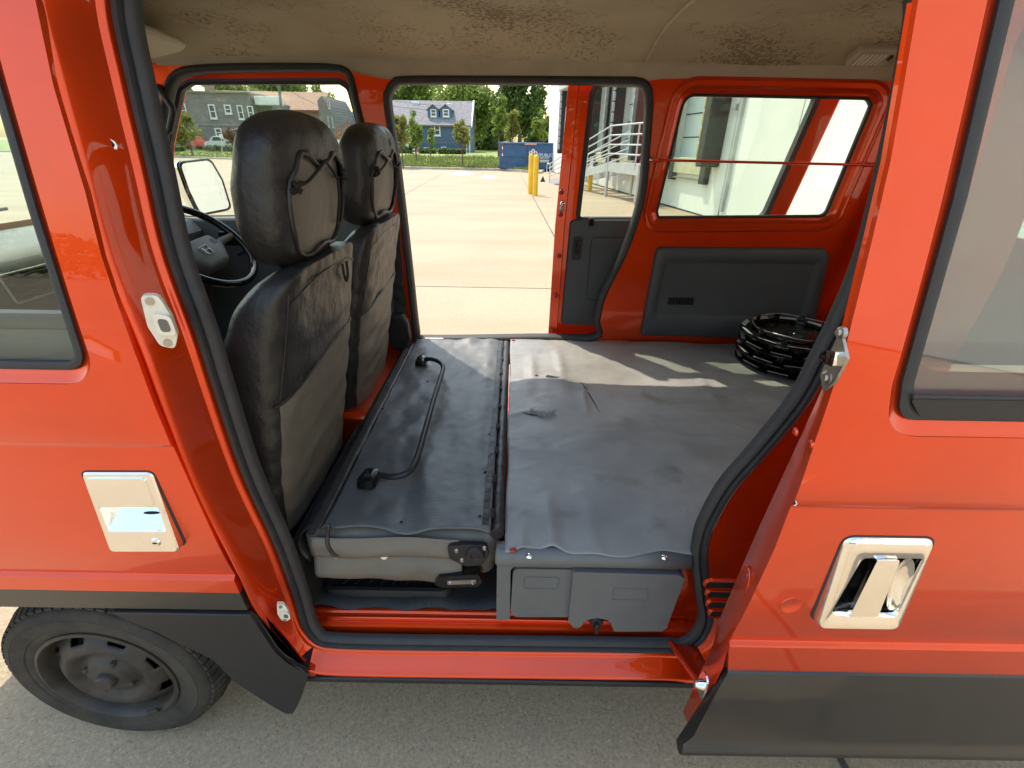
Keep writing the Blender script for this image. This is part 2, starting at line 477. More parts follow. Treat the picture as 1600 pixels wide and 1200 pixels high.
# vent slots and pressing in the rear jamb
for i, (px, py, w) in enumerate([(1128, 915, .034), (1128, 930, .031), (1126, 946, .027), (1124, 960, .020)]):
    c = PY(px, py, 0.742)
    lp = fillet([(c.x - w, c.z + .009), (c.x + w, c.z + .009), (c.x + w, c.z - .009), (c.x - w, c.z - .009)], .0088, 4)
    a = seal("vent_slot", lp, lambda x, z: 0.744, [(0, .004), (.001, -.002), (.004, -.003), (.006, .004)], 'paint', VAN)
    prism("slot_shade_plate", [Vector((p[0], 0.7435, p[1])) for p in lp], (0, .004, 0), 'dark', a)  # dark plate on an uncut jamb, painting the shade inside the slot
# rear step of the floor seen past the weatherstrip
# ---------------------------------------------------------------- near front door (closed)
edge = [skin(*p, YN) for p in [(55, 0), (83, 133), (133, 300), (158, 400), (221, 579), (267, 696), (354, 887), (386, 955)]]
fd_out = [Vector((-1.58, 0.472)), Vector((-1.60, 1.05)), Vector((-1.35, 1.64)), Vector((-0.64, 1.64))] + edge
fw = [Vector((-1.27, 1.575)), Vector((-0.722, 1.575)), Vector((-0.7165, 1.30)), Vector((-0.714, 1.055)), Vector((-1.50, 1.055))]
fw_loop = fillet(fw, [.06, .06, 0, .035, .05], 8)
fw_rec = offset2(fw_loop, .024)
hole1 = fillet([skin(*p, YN) for p in [(159, 789), (250, 789), (266, 823), (177, 823)]], .005, 4)
fdoor = panel("front_door", fd_out, [fw_rec, offset2(hole1, .002)], ny, 0.022, LEV, ['paint', 'black_paint'], VAN, 0.005, matfun=lambda c: 1 if c.z < 0.527 else 0)
def ring(name, la, lb, ya, yb, m, parent, mid=None):
    L3 = [[Vector((p[0], ya(p[0], p[1]), p[1])) for p in la]]
    if mid:
        for t, dyy in mid:
            L3.append([Vector((a[0] * (1 - t) + b[0] * t, ya(a[0], a[1]) + dyy, a[1] * (1 - t) + b[1] * t)) for a, b in zip(la, lb)])
    L3.append([Vector((p[0], yb(p[0], p[1]), p[1])) for p in lb])
    return loft(name, L3, m, parent, smooth=60)
ring("window_recess", fw_rec, offset2(fw_loop, -.002), lambda x, z: ny(x, z) + .003, lambda x, z: ny(x, z) + .020, 'paint', fdoor, [(.15, .0045), (.6, .012), (.85, .0135)])
seal("window_seal", fw_loop, ny, [(-.010, .020), (-.010, .012), (-.004, .009), (.003, .011), (.003, .020)], 'rubber', fdoor)
panel("window_pane", offset2(fw_loop, -.004), [], lambda x, z: ny(x, z) + .017, 0.004, frange(1.1, 1.55, .06), 'glass', fdoor, 0)
# inner belt trim behind that glass
zt = PY(50, 492, 0.76).z
bt = panel("inner_trim", [(-1.44, .5), (-1.44, zt), (-.66, zt), (-.62, .9), (-.60, .5)], [], lambda x, z: 0.752 + tum(z), 0.03, [], 'dash', fdoor, .008)
box("belt_moulding", (-1.03, 0.753 + tum(zt), zt - .012), (.80, .012, .028), M['grey_trim'], fdoor, .004)
# front door handle
def skin3(px, py, base, dy=0):
    p = skin(px, py, base); return Vector((p.x, base + tum(p.y) + crease(p.y) + dy, p.y))
def plate(name, pxs, base, r, d0, d1, m, parent, bev=.002, tilt=0.0):
    pts = [skin(*p, base) for p in pxs]
    lp = fillet(pts, r, 5); zc = sum(p[1] for p in lp) / len(lp)
    y0 = base + tum(zc) + crease(zc)
    return prism(name, [Vector((p[0], y0 + d0 + tilt * (p[1] - zc), p[1])) for p in lp], (0, d1 - d0, 0), m, parent, bev)
ho = [skin(*p, YN) for p in [(125, 739), (236, 739), (289, 853), (182, 853)]]
hz_ = sum(p.y for p in ho) / 4; hy0 = YN + crease(hz_)
oL = fillet(ho, .012, 7); pk = [skin(*p, YN) for p in [(159, 789), (250, 789), (266, 823), (177, 823)]]; iL = fillet(pk, .005, 7)
def f1(d, k=.10): return lambda p: Vector((p[0], hy0 + d - .0055 + k * (p[1] - hz_), p[1]))
pz_ = sum(p.y for p in pk) / 4
L3 = [[f1(.012)(p) for p in oL], [f1(-.004)(p) for p in oL], [f1(-.0070)(p) for p in offset2(oL, -.003)], [f1(-.0070)(p) for p in offset2(iL, .0012)], [f1(-.0060)(p) for p in iL]]
L3.append([Vector((p[0], hy0 + .004 + .75 * (p[1] - pz_), p[1])) for p in offset2(iL, -.0015)])
h1 = loft("door_handle", L3, 'chrome', fdoor, cap1=True, smooth=35)
seal("handle_gasket", oL, lambda x, z: hy0, [(-.001, .006), (-.001, -.001), (.0028, -.001), (.0033, .006)], 'rubber', h1)
fp = fillet([skin(*p, YN) for p in [(135, 746), (227, 746), (246, 786), (156, 787)]], .006, 5)
prism("handle_flap", [f1(-.0066)(p) for p in fp], (0, -.0036, 0), 'chrome', h1, .0015)
c = skin3(252, 838, YN, 0); c = f1(-.0075)((c.x, c.z))
kl = lathe("key_cylinder", [(0, -.003), (.007, -.003), (.009, -.001), (.010, .003)], c, (0, 1, 0), 'chrome', h1, 20)
box("key_slot", c + Vector((0, -.0035, 0)), (.008, .001, .002), 'dark', h1)
c = skin3(232, 805, YN, .0015)
prism("pull_slot", [c + Vector((.014 * cos(t), .0, .0025 * sin(t))) for t in [i * pi / 8 for i in range(16)]], (0, .003, 0), 'dark', h1)

# ---------------------------------------------------------------- near sliding door, slid back and standing out from the body
sedge_px = [(1081, 1153), (1132, 1049), (1140, 1015), (1177, 935), (1212, 860), (1251, 758), (1273, 691), (1297, 621), (1318, 554), (1332, 500), (1364, 370), (1392, 250), (1418, 100), (1435, 0)]
sedge = [skin(*p, YD) for p in sedge_px]
XR = 1.52
sd_out = [Vector((XR, 0.497))] + [Vector((0.428, 0.497))] + sedge[2:] + [Vector((0.43, 1.66)), Vector((XR - .06, 1.66))]
sw = [Vector((.523, 1.60)), Vector((.534, 1.35)), Vector((.541, 1.115)), Vector((.552, 1.062)), Vector((1.42, 1.062)), Vector((1.40, 1.60))]
sw_loop = fillet(sw, [.05, 0, .0, .03, .05, .06], 8)
sw_rec = offset2(sw_loop, .024)
hole2 = fillet([skin(*p, YD) for p in [(1346, 870), (1443, 871), (1394, 952), (1291, 949)]], .010, 6)
SD = panel("sliding_door", sd_out, [sw_rec, offset2(hole2, .003)], dy_, 0.010, LEV, 'paint', VAN, 0.003)
ring("window_recess", sw_rec, offset2(sw_loop, -.002), lambda x, z: dy_(x, z) + .002, lambda x, z: dy_(x, z) + .018, 'paint', SD, [(.15, .0035), (.6, .011), (.85, .0125)])
seal("window_seal", sw_loop, dy_, [(-.014, .018), (-.014, .010), (-.006, .007), (.003, .009), (.003, .018)], 'rubber', SD)
panel("window_pane", offset2(sw_loop, -.004), [], lambda x, z: dy_(x, z) + .015, 0.004, frange(1.1, 1.55, .06), 'tint', SD, 0)
b0, b1 = skin(1424, 622, YD), skin(1600, 655, YD)
bm_ = prism("belt_moulding", [Vector((p[0], dy_(0, p[1]) + .004, p[1])) for p in fillet([(.552, 1.094), (1.41, 1.094), (1.40, 1.066), (.575, 1.066)], [.004, .004, .004, .02], 5)], (0, .014, 0), 'black_plastic', SD, .003)
tube("moulding_lip", [Vector((.553, dy_(0, 1.097) + .004, 1.0975)), Vector((1.41, dy_(0, 1.097) + .004, 1.0975))], .0032, 'rubber', SD)
# leading edge flange and inner skin
fl0 = [Vector((p.x + .001, dy_(p.x, p.y) + .006, p.y)) for p in sedge]
def fdep(z): return .014 + .040 * (1 - sstep(.80, 1.17, z))
fl1 = [Vector((p.x - .002, YD + fdep(p.y) + tum(p.y), p.y)) for p in sedge]
fl2 = [Vector((p.x + .004, YD + fdep(p.y) + .006 + tum(p.y), p.y)) for p in sedge]
fl3 = [Vector((p.x + .06, YD + fdep(p.y) + .009 + tum(p.y), p.y)) for p in sedge]
loft("edge_flange", [fl0, fl1, fl2, fl3], 'paint', SD, closed=False, smooth=60)
sd_in = [Vector((p.x + .034, p.y)) for p in sedge] + [Vector((.475, 1.655)), Vector((XR - .07, 1.655)), Vector((XR - .02, .26))]
panel("inner_skin", sd_in, [offset2(sw_loop, .004)], lambda x, z: YD + fdep(z) + .011 + tum(z), .008, frange(.75, 1.62, .04), 'paint', SD, .002)
# edge hardware: latch hook, rubber buffer, plate
def on_flange(px, py, d=0.03):
    X = 0.434; return PX(px, py, X)
pl = [on_flange(*p) for p in [(1318, 515), (1328, 560), (1308, 598), (1290, 612), (1286, 585), (1300, 555)]]
lp_ = prism("latch_plate", pl, (-.004, 0, 0), 'metal', SD, .0015)
hk = [on_flange(*p) for p in [(1322, 549), (1306, 548), (1296, 553), (1294, 561), (1302, 568), (1316, 574)]]
prism("latch_hook", fillet([q.yz for q in hk], .004, 3) and [Vector((.43, q.x, q.y)) for q in fillet([Vector((h.y, h.z)) for h in hk], .004, 3)], (-.009, 0, 0), 'chrome', lp_, .003)
for (px, py, r) in [(1296, 590, .010), (1318, 520, .008)]:
    c = on_flange(px, py); lathe("latch_bolt", [(0, .009), (r * .5, .009), (r * .6, .006), (r, .005), (r * 1.1, 0)], c, (-1, 0, 0), 'metal', lp_, 16)
for (px, py) in [(1268, 695), (1243, 675)]:
    c = on_flange(px, py); lathe("blanking_plug", [(0, .003), (.004, .003), (.006, .001), (.007, 0)], c, (-1, 0, 0), 'paint', SD, 14)
c = on_flange(1170, 905); 
q = seal("pressed_ring", [Vector((c.y + .014 * cos(t), c.z + .028 * sin(t))) for t in [i * pi / 12 for i in range(24)]], lambda x, z: 0, [(0, 0), (.0006, .0015), (.0018, .0015), (.0024, 0)], 'paint', SD)
q.data.transform(Matrix(((0, -1, 0, .426), (1, 0, 0, 0), (0, 0, 1, 0), (0, 0, 0, 1))))
# lower roller bracket with its chrome cap, and the arm to the sill rail
c = PX(1100, 1070, 0.405)
br = prism("roller_plate", [c + Vector((0, a, b)) for a, b in fillet([(-.016, -.03), (.008, -.036), (.018, .0), (.008, .036), (-.012, .03)], .01, 4)], (-.004, 0, 0), 'chrome', SD, .001)
lathe("roller_cap", [(0, .022), (.006, .020), (.010, .012), (.012, 0)], c, (-1, 0, 0.1), 'chrome', br, 20)
a0 = PY(1050, 998, 0.80); a1 = PY(1098, 1066, 0.63)
arm = [a0 + Vector((-.02, 0, .004)), a0 + Vector((.055, 0, .004)), a1 + Vector((.03, 0, .004)), a1 + Vector((-.012, 0, -.004))]
prism("roller_arm", arm, (0, 0, -.008), 'paint', SD, .003)
tube("arm_rib", [arm[0] + Vector((.006, -.004, .003)), arm[3] + Vector((.004, 0, .004))], .006, 'paint', SD)
for t in (.45, .8):
    p = arm[1].lerp(arm[2], t) + Vector((-.018, 0, .001)); cyl("arm_bolt", p, p + Vector((0, 0, .006)), .006, 'paint', SD, 10)
# black lower cladding
prof = [(.004, .4985), (-.002, .494), (-.004, .40), (-.009, .285), (-.016, .266), (-.022, .256), (-.024, .246), (-.020, .238), (-.008, .234), (.006, .240), (.012, .27), (.012, .49)]
def cladx(z): return 0.428 + (z - .497) * (0.036 / .25)
L3 = []
for k, x in enumerate([0, .003, .3, .6, .9, XR - .43]):
    L3.append([Vector((cladx(z) + x - (.018 if (z < .27 and k < 2) else 0), YD + y + (.002 if k == 0 else 0), z)) for y, z in prof])
clad = loft("lower_cladding", L3, 'black_paint', SD, cap0=True, cap1=True, smooth=50)
# pressed circle (plug) on the skin
c = skin3(1237, 948, YD)
lathe("round_plug", [(0, .0010), (.0150, .0010), (.0165, .0018), (.0185, .0018), (.0195, -.001)], c, (0, -1, 0), 'paint', SD, 32)
# sliding door handle
H = [(1322, 841), (1464, 843), (1394, 972), (1268, 970)]
hs = [skin(*p, YD) for p in H]
zc = sum(p.y for p in hs) / 4; y0 = YD + crease(zc)
inner = [skin(*p, YD) for p in [(1346, 870), (1443, 871), (1394, 952), (1291, 949)]]
oL = fillet(hs, .018, 6); iL = fillet(inner, .010, 6)
T_ = .08
def hy(d): return lambda x, z: y0 + d - .005 + T_ * (z - zc)
L3 = [[Vector((p[0], hy(dd)(0, p[1]), p[1])) for p in lp] for lp, dd in
      ((oL, .012), (oL, -.004), (offset2(oL, -.003), -.0075), (offset2(iL, .0015), -.0075), (iL, -.006), (offset2(iL, -.002), .004), (offset2(iL, -.003), .016))]
hb = loft("door_handle", L3, 'chrome', SD, smooth=50)
prism("handle_cavity", [Vector((p[0], hy(.016)(0, p[1]), p[1])) for p in offset2(iL, -.0005)], (0, .001, 0), 'blackgloss', hb)
seal("handle_gasket", oL, lambda x, z: y0, [(-.001, .006), (-.001, -.001), (.003, -.001), (.0035, .006)], 'rubber', hb)
bar = [skin(*p, YD) for p in [(1367, 871), (1402, 871), (1362, 951), (1318, 951)]]
prism("pull_bar", [Vector((p[0], hy(-.002)(0, p[1]), p[1])) for p in fillet(bar, .003, 3)], (0, -.008, 0), 'chrome', hb, .003)
def bowl(u, v):
    t = v * 2 * pi; a, b, c_, d = [skin(*p, YD) for p in [(1402, 872), (1440, 873), (1404, 944), (1372, 950)]]
    ce = (a + b + c_ + d) / 4
    s = (cos(t) + 1) / 2; w = (sin(t) + 1) / 2
    e = a.lerp(b, s).lerp(d.lerp(c_, s), 1 - w)
    p = ce.lerp(e, u * 1.0); return Vector((p.x, hy(.012 - .014 * u * u)(0, p.y), p.y))
grid("finger_bowl", bowl, 6, 28, 'chrome', hb)

# ---------------------------------------------------------------- near rear quarter (behind the slid door) and the rear of the body
qn = fillet([(.645, 1.08), (1.62, 1.08), (1.55, 1.58), (.66, 1.58)], .06, 6)
panel("rear_quarter", [(.64, .30), (1.88, .30), (1.88, 1.1), (1.80, 1.66), (.62, 1.66), (.63, 1.0)], [qn], ny, .03, frange(.95, 1.62, .05), 'paint', VAN, .003)
panel("quarter_pane", offset2(qn, .006), [], lambda x, z: ny(x, z) + .014, .004, frange(1.1, 1.5, .1), 'glass', VAN, 0)
# lower body behind the front wheel: black garnish and mud flap
gp = [(-.875, .4675), (-.570, .4675), (-.543, .345), (-.524, .305), (-.492, .278), (-.480, .258), (-.62, .262), (-.672, .285), (-.72, .335), (-.79, .405)]
gar = prism("fender_garnish", [Vector((x, YN - .004, z)) for x, z in gp], (0, .014, 0), 'black_plastic', VAN, .006)
m0 = [PY(*p, .70) for p in [(327, 1026), (395, 1046), (483, 1052), (472, 1086), (463, 1106), (457, 1115), (449, 1116), (440, 1112), (415, 1097), (370, 1068)]]
fl = loft("mud_flap", [[p.copy() for p in m0], [p + Vector((-.004, .004, 0)) for p in m0], [p + Vector((-.02, .10, .0)) for p in m0]], 'black_plastic', VAN, cap0=True, cap1=True, smooth=30)
box("arch_liner", (-.665, .84, .36), (.05, .18, .22), 'dark', VAN)
prism("fender_garnish", [Vector((x, YN - .004, z)) for x, z in [(-1.70, .4675), (-1.24, .4675), (-1.32, .40), (-1.36, .30), (-1.37, .20), (-1.66, .20)]], (0, .014, 0), 'black_plastic', VAN, .006)
box("arch_wall", (-1.05, 1.005, .38), (.84, .02, .34), 'dark', VAN)
box("arch_roof", (-1.05, .87, .53), (.84, .27, .02), 'dark', VAN)
box("under_floor", (.45, 1.46, .215), (2.2, 1.24, .03), 'dark', VAN)

prism("rocker_panel", [Vector((x, .724, z)) for x, z in [(-.64, .52), (-.585, .52), (-.552, .40), (-.532, .33), (-.508, .272), (-.478, .236), (-.478, .205), (-.64, .205)]], (0, .01, 0), 'paint', VAN)
for (px, py, yy, sc) in ((180, 226, .735, 1.0), (1243, 786, YD - .001, .8)):
    c = PY(px, py, yy); prism("paint_chip", [c + Vector((a * sc, 0, b * sc)) for a, b in ((-.004, .007), (.001, .004), (.003, -.001), (.001, -.006), (-.003, -.005), (.0005, .0))], (0, -.0012, 0), 'whitepaint', VAN)
# ---------------------------------------------------------------- wheels
def build_wheel(cx, yf, cz, s, first=None):
    """s = -1 near side, +1 far side"""
    R = .277; K_ = 1.058
    if first:
        kids = [first] + list(first.children)
        w = first.copy(); COL.objects.link(w); w.location = (cx - WX, (yf - WY), 0); attach(w, VAN); w.location = (cx - WX, yf - WY, 0)
        if s > 0:
            pass
        for k in first.children:
            c2 = k.copy(); COL.objects.link(c2); c2.parent = w
        return w
    tp = [(.155, .004), (.168, -.004), (.180, -.008), (.186, -.0075), (.188, -.010), (.200, -.012), (.214, -.013), (.217, -.0105), (.220, -.0115), (.231, -.007), (.2375, -.002), (.2395, .002), (.2400, .006), (.2420, .011), (.2440, .020), (.2465, .034), (.2480, .05), (.2485, .07), (.248, .09), (.2465, .11), (.244, .124), (.238, .136), (.20, .145), (.156, .136)]
    c = Vector((cx, yf, cz))
    tp = [(a * K_, b) for a, b in tp]
    ty = lathe("wheel", tp, c, (0, 1, 0), 'tyre', VAN, 96, smooth=35)
    # tread blocks: alternate lifted cells across the tread
    bm = bmesh.new()
    for row, (ya, yb) in enumerate([(.002, .036), (.042, .067), (.073, .098), (.104, .130)]):
        n = 64
        for k in range(n):
            t0 = 2 * pi * (k + (.5 if row % 2 else 0)) / n; t1 = t0 + 2 * pi / n * .74
            sk = .25 * (2 * pi / n)
            V = []
            for rr in (.2380, .2615 if row in (1, 2) else .2590):
                for (yy, off) in ((ya, 0), (yb, sk)):
                    for t in (t0, t1):
                        r2 = rr - (.0125 if rr > .25 and row in (0, 3) and ((yy == ya) == (row == 0)) else 0)
                        V.append(bm.verts.new(c + Vector((cos(t + off) * r2 * K_, yy, sin(t + off) * r2 * K_))))
            for f in ((4, 5, 7, 6), (0, 1, 5, 4), (2, 6, 7, 3), (0, 4, 6, 2), (1, 3, 7, 5)): bm.faces.new([V[i] for i in f])
    tr = from_bm("tread", bm, 'tyre', ty, 30); tag(tr, kind="stuff")
    # steel rim with eight openings
    rp = [(.158, .000), (.1655, -.003), (.1655, -.007), (.160, -.009), (.156, -.004), (.153, .010), (.150, .030), (.146, .040), (.138, .036), (.128, .022), (.118, .014), (.104, .006), (.096, .004), (.088, .008), (.078, .018), (.070, .022), (.060, .018), (.050, .006), (.046, .004), (0.0, .004)]
    n = 96; rp = [(a * 1.05, b - (.010 if a < .152 else 0)) for a, b in rp]
    def skip(i, k): return (i in (8, 9) and (k % 12) in (4, 5, 6, 7, 8)) or (i == 7 and (k % 12) in (5, 6, 7))
    rim = lathe("rim", rp, c, (0, 1, 0), 'steel', ty, n, smooth=50, skip=skip)
    solidify(rim, .004, 0)
    lathe("brake_drum", [(0, .06), (.125, .06), (.128, .066), (.128, .10)], c, (0, 1, 0), 'dark', ty, 32)
    lathe("hub_cap", [(0, -.026), (.020, -.026), (.023, -.023), (.0245, -.016), (.026, .006)], c, (0, 1, 0), 'steel', ty, 32)
    for k in range(4):
        t = pi / 4 + k * pi / 2 + .3; p = c + Vector((cos(t) * .056, 0, sin(t) * .056))
        lathe("lug_nut", [(0, -.010), (.005, -.010), (.0085, -.006), (.0095, .012)], p, (0, 1, 0), 'steel', ty, 6, smooth=20)
    a = radians(-62); p = c + Vector((cos(a) * .157, -.011, sin(a) * .157))
    box("balance_weight", p, (.035, .008, .012), 'steel', ty, .002, rot=Matrix.Rotation(-(a + pi / 2) , 3, 'Y'))
    return ty
WX, WY, WZ = -1.036, .753, GZ + .277
wheel0 = build_wheel(WX, WY, WZ, -1)
for (x, y) in ((WX + 2.42, WY), (WX, 2.005), (WX + 2.42, 2.005)):
    build_wheel(x, y, WZ, 1, wheel0)

# ---------------------------------------------------------------- far body side
YFI = 2.09
def fy(x, z): return YFI - tum(z) * 0.25
far_open = crom([(p.x, p.y, 0) for p in xz([(606, 165), (609, 142), (618, 130), (640, 125), (800, 125), (960, 126), (992, 127), (1009, 135), (1014, 160), (1011, 220), (1003, 310), (978, 390), (944, 460), (934, 500), (930, 528)], YFI)] + [(0.1, .585, 0), (-.43, .57, 0), (-.455, .60, 0), (-.465, .9, 0), (-.478, 1.3, 0)], 5, True)
far_open = [Vector((p.x, p.y)) for p in far_open]
fdo = crom([(p.x, p.y, 0) for p in xz([(256, 290), (253, 230), (264, 150), (280, 118), (318, 108), (420, 105), (515, 105), (541, 110), (551, 124), (560, 165), (573, 220), (606, 360), (630, 480)], YFI)] + [(-.62, .72, 0), (-.8, .66, 0), (-1.4, .66, 0), (-1.55, .8, 0), (-1.56, 1.0, 0)], 5, True)
fdo = [Vector((p.x, p.y)) for p in fdo]
qf = fillet(xz([(1068, 148), (1352, 154), (1358, 165), (1290, 338), (1028, 340), (1026, 330)], YFI + .015), [.05, .03, .01, .035, .01, .015], 6)
qrec = offset2(qf, .030)
FB = panel("far_body_side", [(-1.76, .45), (1.90, .45), (1.86, 1.1), (1.80, 1.70), (-1.36, 1.70), (-1.76, 1.1)], [far_open, fdo, qrec], fy, .035, frange(.7, 1.65, .1), 'paint', VAN, .006)
ring("window_recess", qrec, offset2(qf, -.001), lambda x, z: fy(x, z) + .002, lambda x, z: fy(x, z) + .028, 'paint', FB, [(.12, .002), (.3, .010), (.7, .013), (.9, .015)])
seal("window_seal", qf, fy, [(-.006, .030), (-.006, .016), (0, .013), (.004, .016), (.004, .030)], 'rubber', FB)
panel("window_pane", offset2(qf, -.002), [], lambda x, z: fy(x, z) + .022, .004, [], 'glass', FB, 0)
seal("raised_bead", offset2(qf, .052), fy, [(-.008, .004), (-.005, -.004), (0, -.007), (.005, -.004), (.008, .004)], 'paint', FB)
SP = [(-.016, .03), (-.016, .002), (-.010, -.012), (0, -.016), (.010, -.010), (.012, .002), (.006, .03)]
seal("weatherstrip", far_open, fy, SP, 'rubber', FB)
seal("weatherstrip", fdo, fy, SP, 'rubber', FB)
# beige rail trim above the far openings
def rail(u, v):
    x = -1.32 + u * 3.09
    p0 = (2.030, 1.672); dz_ = .018 * (1 - sstep(.46, .56, x)) * sstep(-.60, -.52, x) - .014 * (1 - sstep(-.66, -.58, x)); p1 = (2.070, 1.6245 - dz_)
    if v < .8:
        t = v / .8; return Vector((x, p0[0] + (p1[0] - p0[0]) * t ** 0.8, p0[1] + (p1[1] - p0[1]) * t ** 1.3))
    return Vector((x, 2.070 + (v - .8) / .2 * .02, 1.6225 - dz_))
grid("rail_trim", rail, 30, 8, 'beige', FB)
# A-pillar trim with grab handle
ap = [PY(*p, 2.075) for p in [(232, 95), (262, 100), (300, 106), (272, 122), (258, 150), (248, 200), (236, 280), (225, 300)]]
prism("pillar_trim", ap, (0, .03, 0), 'beige', FB, .006)
gh = [PY(*p, yy) for p, yy in [((247, 136), 2.07), ((250, 142), 2.03), ((262, 158), 2.02), ((270, 172), 2.02), ((267, 192), 2.02), ((263, 205), 2.025), ((252, 206), 2.06)]]
tube("grab_handle", crom(gh, 5), .012, 'black_plastic', FB, 10)
# C-pillar brace rod across the quarter window
p0, p1 = PY(1017, 250, 2.055), PY(1368, 258, 2.045)
rod = cyl("brace_rod", p0 + Vector((.03, 0, 0)), p1, .0052, 'paint', FB, 10)
box("rod_tab", p0 + Vector((.02, .012, 0)), (.05, .006, .016), 'paint', rod, .002)
lathe("rod_bolt", [(0, .008), (.005, .007), (.008, .003), (.009, 0)], p0 + Vector((.004, .01, 0)), (0, -1, 0), 'metal', rod, 14)
box("rod_tab", p1 + Vector((-.01, .01, 0)), (.05, .006, .014), 'paint', rod, .002)
# grey quarter trim panel with its recess and grille
tl = fillet(xz([(1026, 386), (1289, 388), (1296, 400), (1268, 530), (1001, 524)], 2.075), [.03, .02, .02, .02, .015], 6)
def fl_(lp, y): return [Vector((p[0], y, p[1])) for p in lp]
t2 = fillet(xz([(1040, 408), (1278, 410), (1276, 418), (1254, 500), (1022, 494)], 2.07), [.04, .02, .03, .05, .04], 6)
qt = loft("quarter_trim", [fl_(tl, 2.088), fl_(offset2(tl, -.002), 2.072), fl_(offset2(tl, -.008), 2.066), fl_(offset2(t2, .012), 2.065), fl_(t2, 2.072), fl_(offset2(t2, -.008), 2.0795), fl_(offset2(t2, -.010), 2.0800)], 'grey_trim', FB, cap1=True, smooth=50)
for k in range(9):
    c = PY(1046 + k * 4.6, 470.5, 2.074); box("grille_slat", c, (.0045, .006, .028), 'black_plastic', qt)
box("grille_back", PY(1064, 470.5, 2.079), (.115, .004, .032), 'dark', qt)
# D-pillar and rear hatch
pz = [Vector((1.42, 2.07, .56)), Vector((1.52, 2.07, 1.0)), Vector((1.50, 2.06, 1.40)), Vector((1.47, 2.03, 1.66)), Vector((1.80, 2.03, 1.68)), Vector((1.86, 2.07, 1.1)), Vector((1.88, 2.07, .56))]
prism("rear_pillar", pz, (0, -.10, 0), 'paint', VAN, .02)
prism("rear_pillar", [Vector((p.x, 2.88 - p.y, p.z)) for p in pz], (0, .06, 0), 'paint', VAN, .02)
hl = fillet([(1.02, 1.12), (1.90, 1.12), (1.86, 1.58), (1.06, 1.58)], .06, 5)
hatch = panel("rear_hatch", [(.74, .40), (2.14, .40), (2.14, 1.2), (2.05, 1.70), (.83, 1.70), (.74, 1.2)], [hl], lambda x, z: 0, .03, [], 'paint', VAN, .004)
def tf(o):
    for v in o.data.vertices:
        x, y, z = v.co; v.co = (1.86 + y - .10 * max(0, z - 1.1), x, z)
tf(hatch)
hg = panel("hatch_pane", offset2(hl, .004), [], lambda x, z: .012, .004, [], 'glass', hatch, 0); tf(hg)
# ---------------------------------------------------------------- far front door (closed) with mirror
fw2 = fillet(xz([(262, 300), (266, 225), (284, 140), (300, 130), (530, 129), (545, 138), (556, 178), (598, 345), (390, 338), (270, 340)], 2.135), [.05, .05, .03, .03, .03, .03, .05, .03, .02, .03], 5)
FD = panel("far_front_door", [(-1.56, .50), (-.49, .50), (-.50, 1.66), (-1.36, 1.66), (-1.62, 1.15)], [fw2], lambda x, z: 2.135, .03, [], 'paint', VAN, .004)
seal("window_seal", fw2, lambda x, z: 2.13, [(-.006, .020), (-.006, -.006), (.004, -.012), (.014, -.006), (.014, .01)], 'rubber', FD)
panel("window_pane", offset2(fw2, -.003), [], lambda x, z: 2.145, .004, [], 'glass', FD, 0)
zz = PY(330, 343, 2.08).z
it = panel("inner_trim", [(-1.54, .55), (-.52, .55), (-.52, zz + .035), (-.80, zz + .03), (-1.10, zz + .012), (-1.54, zz)], [], lambda x, z: 2.07, .06, [], 'dash', FD, .012)
c = PY(365, 372, 2.065)
box("pull_recess", c, (.12, .014, .06), 'blackgloss', it, .01)
tube("trim_groove", [PY(*p, 2.068) for p in [(372, 398), (420, 375), (470, 362)]], .004, 'dark', it)
box("door_latch", PY(553, 335, 2.07), (.035, .02, .05), 'black_plastic', it, .006)
# mirror
c = Vector((-1.415, 2.33, 1.205))
mo = fillet([(-.085, -.11), (.075, -.11), (.088, .02), (.07, .115), (-.08, .115), (-.09, .0)], .03, 6)
rx = Matrix.Rotation(radians(14), 3, 'Y') @ Matrix.Rotation(radians(-62), 3, 'Z')
def mp(a, b, d): return c + Matrix.Rotation(radians(-10), 3, 'Y') @ (Matrix.Rotation(radians(62), 3, 'Z') @ Vector((a, d, b)))
mir = loft("wing_mirror", [[mp(p[0] * s, p[1] * s, d) for p in mo] for s, d in ((.93, -.012), (1.0, -.010), (1.02, 0), (1.0, .03), (.9, .055), (.55, .07))], 'blackgloss', VAN, cap1=True, smooth=40)
prism("mirror_glass", [mp(p[0] * .925, p[1] * .925, -.0085) for p in mo], mp(0, 0, .004) - mp(0, 0, 0), M['chrome'], mir)
loft("chrome_shell", [[mp(p[0] * s - .004, p[1] * s, d) for p in mo] for s, d in ((1.025, .002), (1.03, .02), (.93, .058), (.56, .076))], 'chrome', mir, cap1=True)
tube("mirror_arm", crom([mp(-.04, -.10, .04), mp(-.07, -.14, .03), Vector((-1.47, 2.17, 1.10))], 4), .016, 'blackgloss', mir, 10)

# ---------------------------------------------------------------- far sliding door, slid back outside the body
YO = 2.185
s_out = xz([(889, 127), (880, 228), (868, 351), (857, 525)], YO)
fs_out = [Vector((p.x, p.y)) for p in s_out] + [Vector((.176, .45)), Vector((1.16, .45)), Vector((1.178, 1.1)), Vector((1.30, 1.66)), Vector((.205, 1.66))]
wl = fillet([Vector(p) for p in [(.300, 1.618), (.278, 1.112), (1.092, 1.125), (1.195, 1.618)]], [.05, .02, .05, .05], 6)
FS = panel("far_sliding_door", fs_out, [wl], lambda x, z: YO, .035, [], 'paint', VAN, .010)
seal("window_seal", wl, lambda x, z: YO, [(-.008, .03), (-.008, -.004), (0, -.010), (.012, -.006), (.014, .01)], 'rubber', FS)
panel("window_pane", offset2(wl, -.003), [], lambda x, z: YO + .014, .004, [], 'glass', FS, 0)
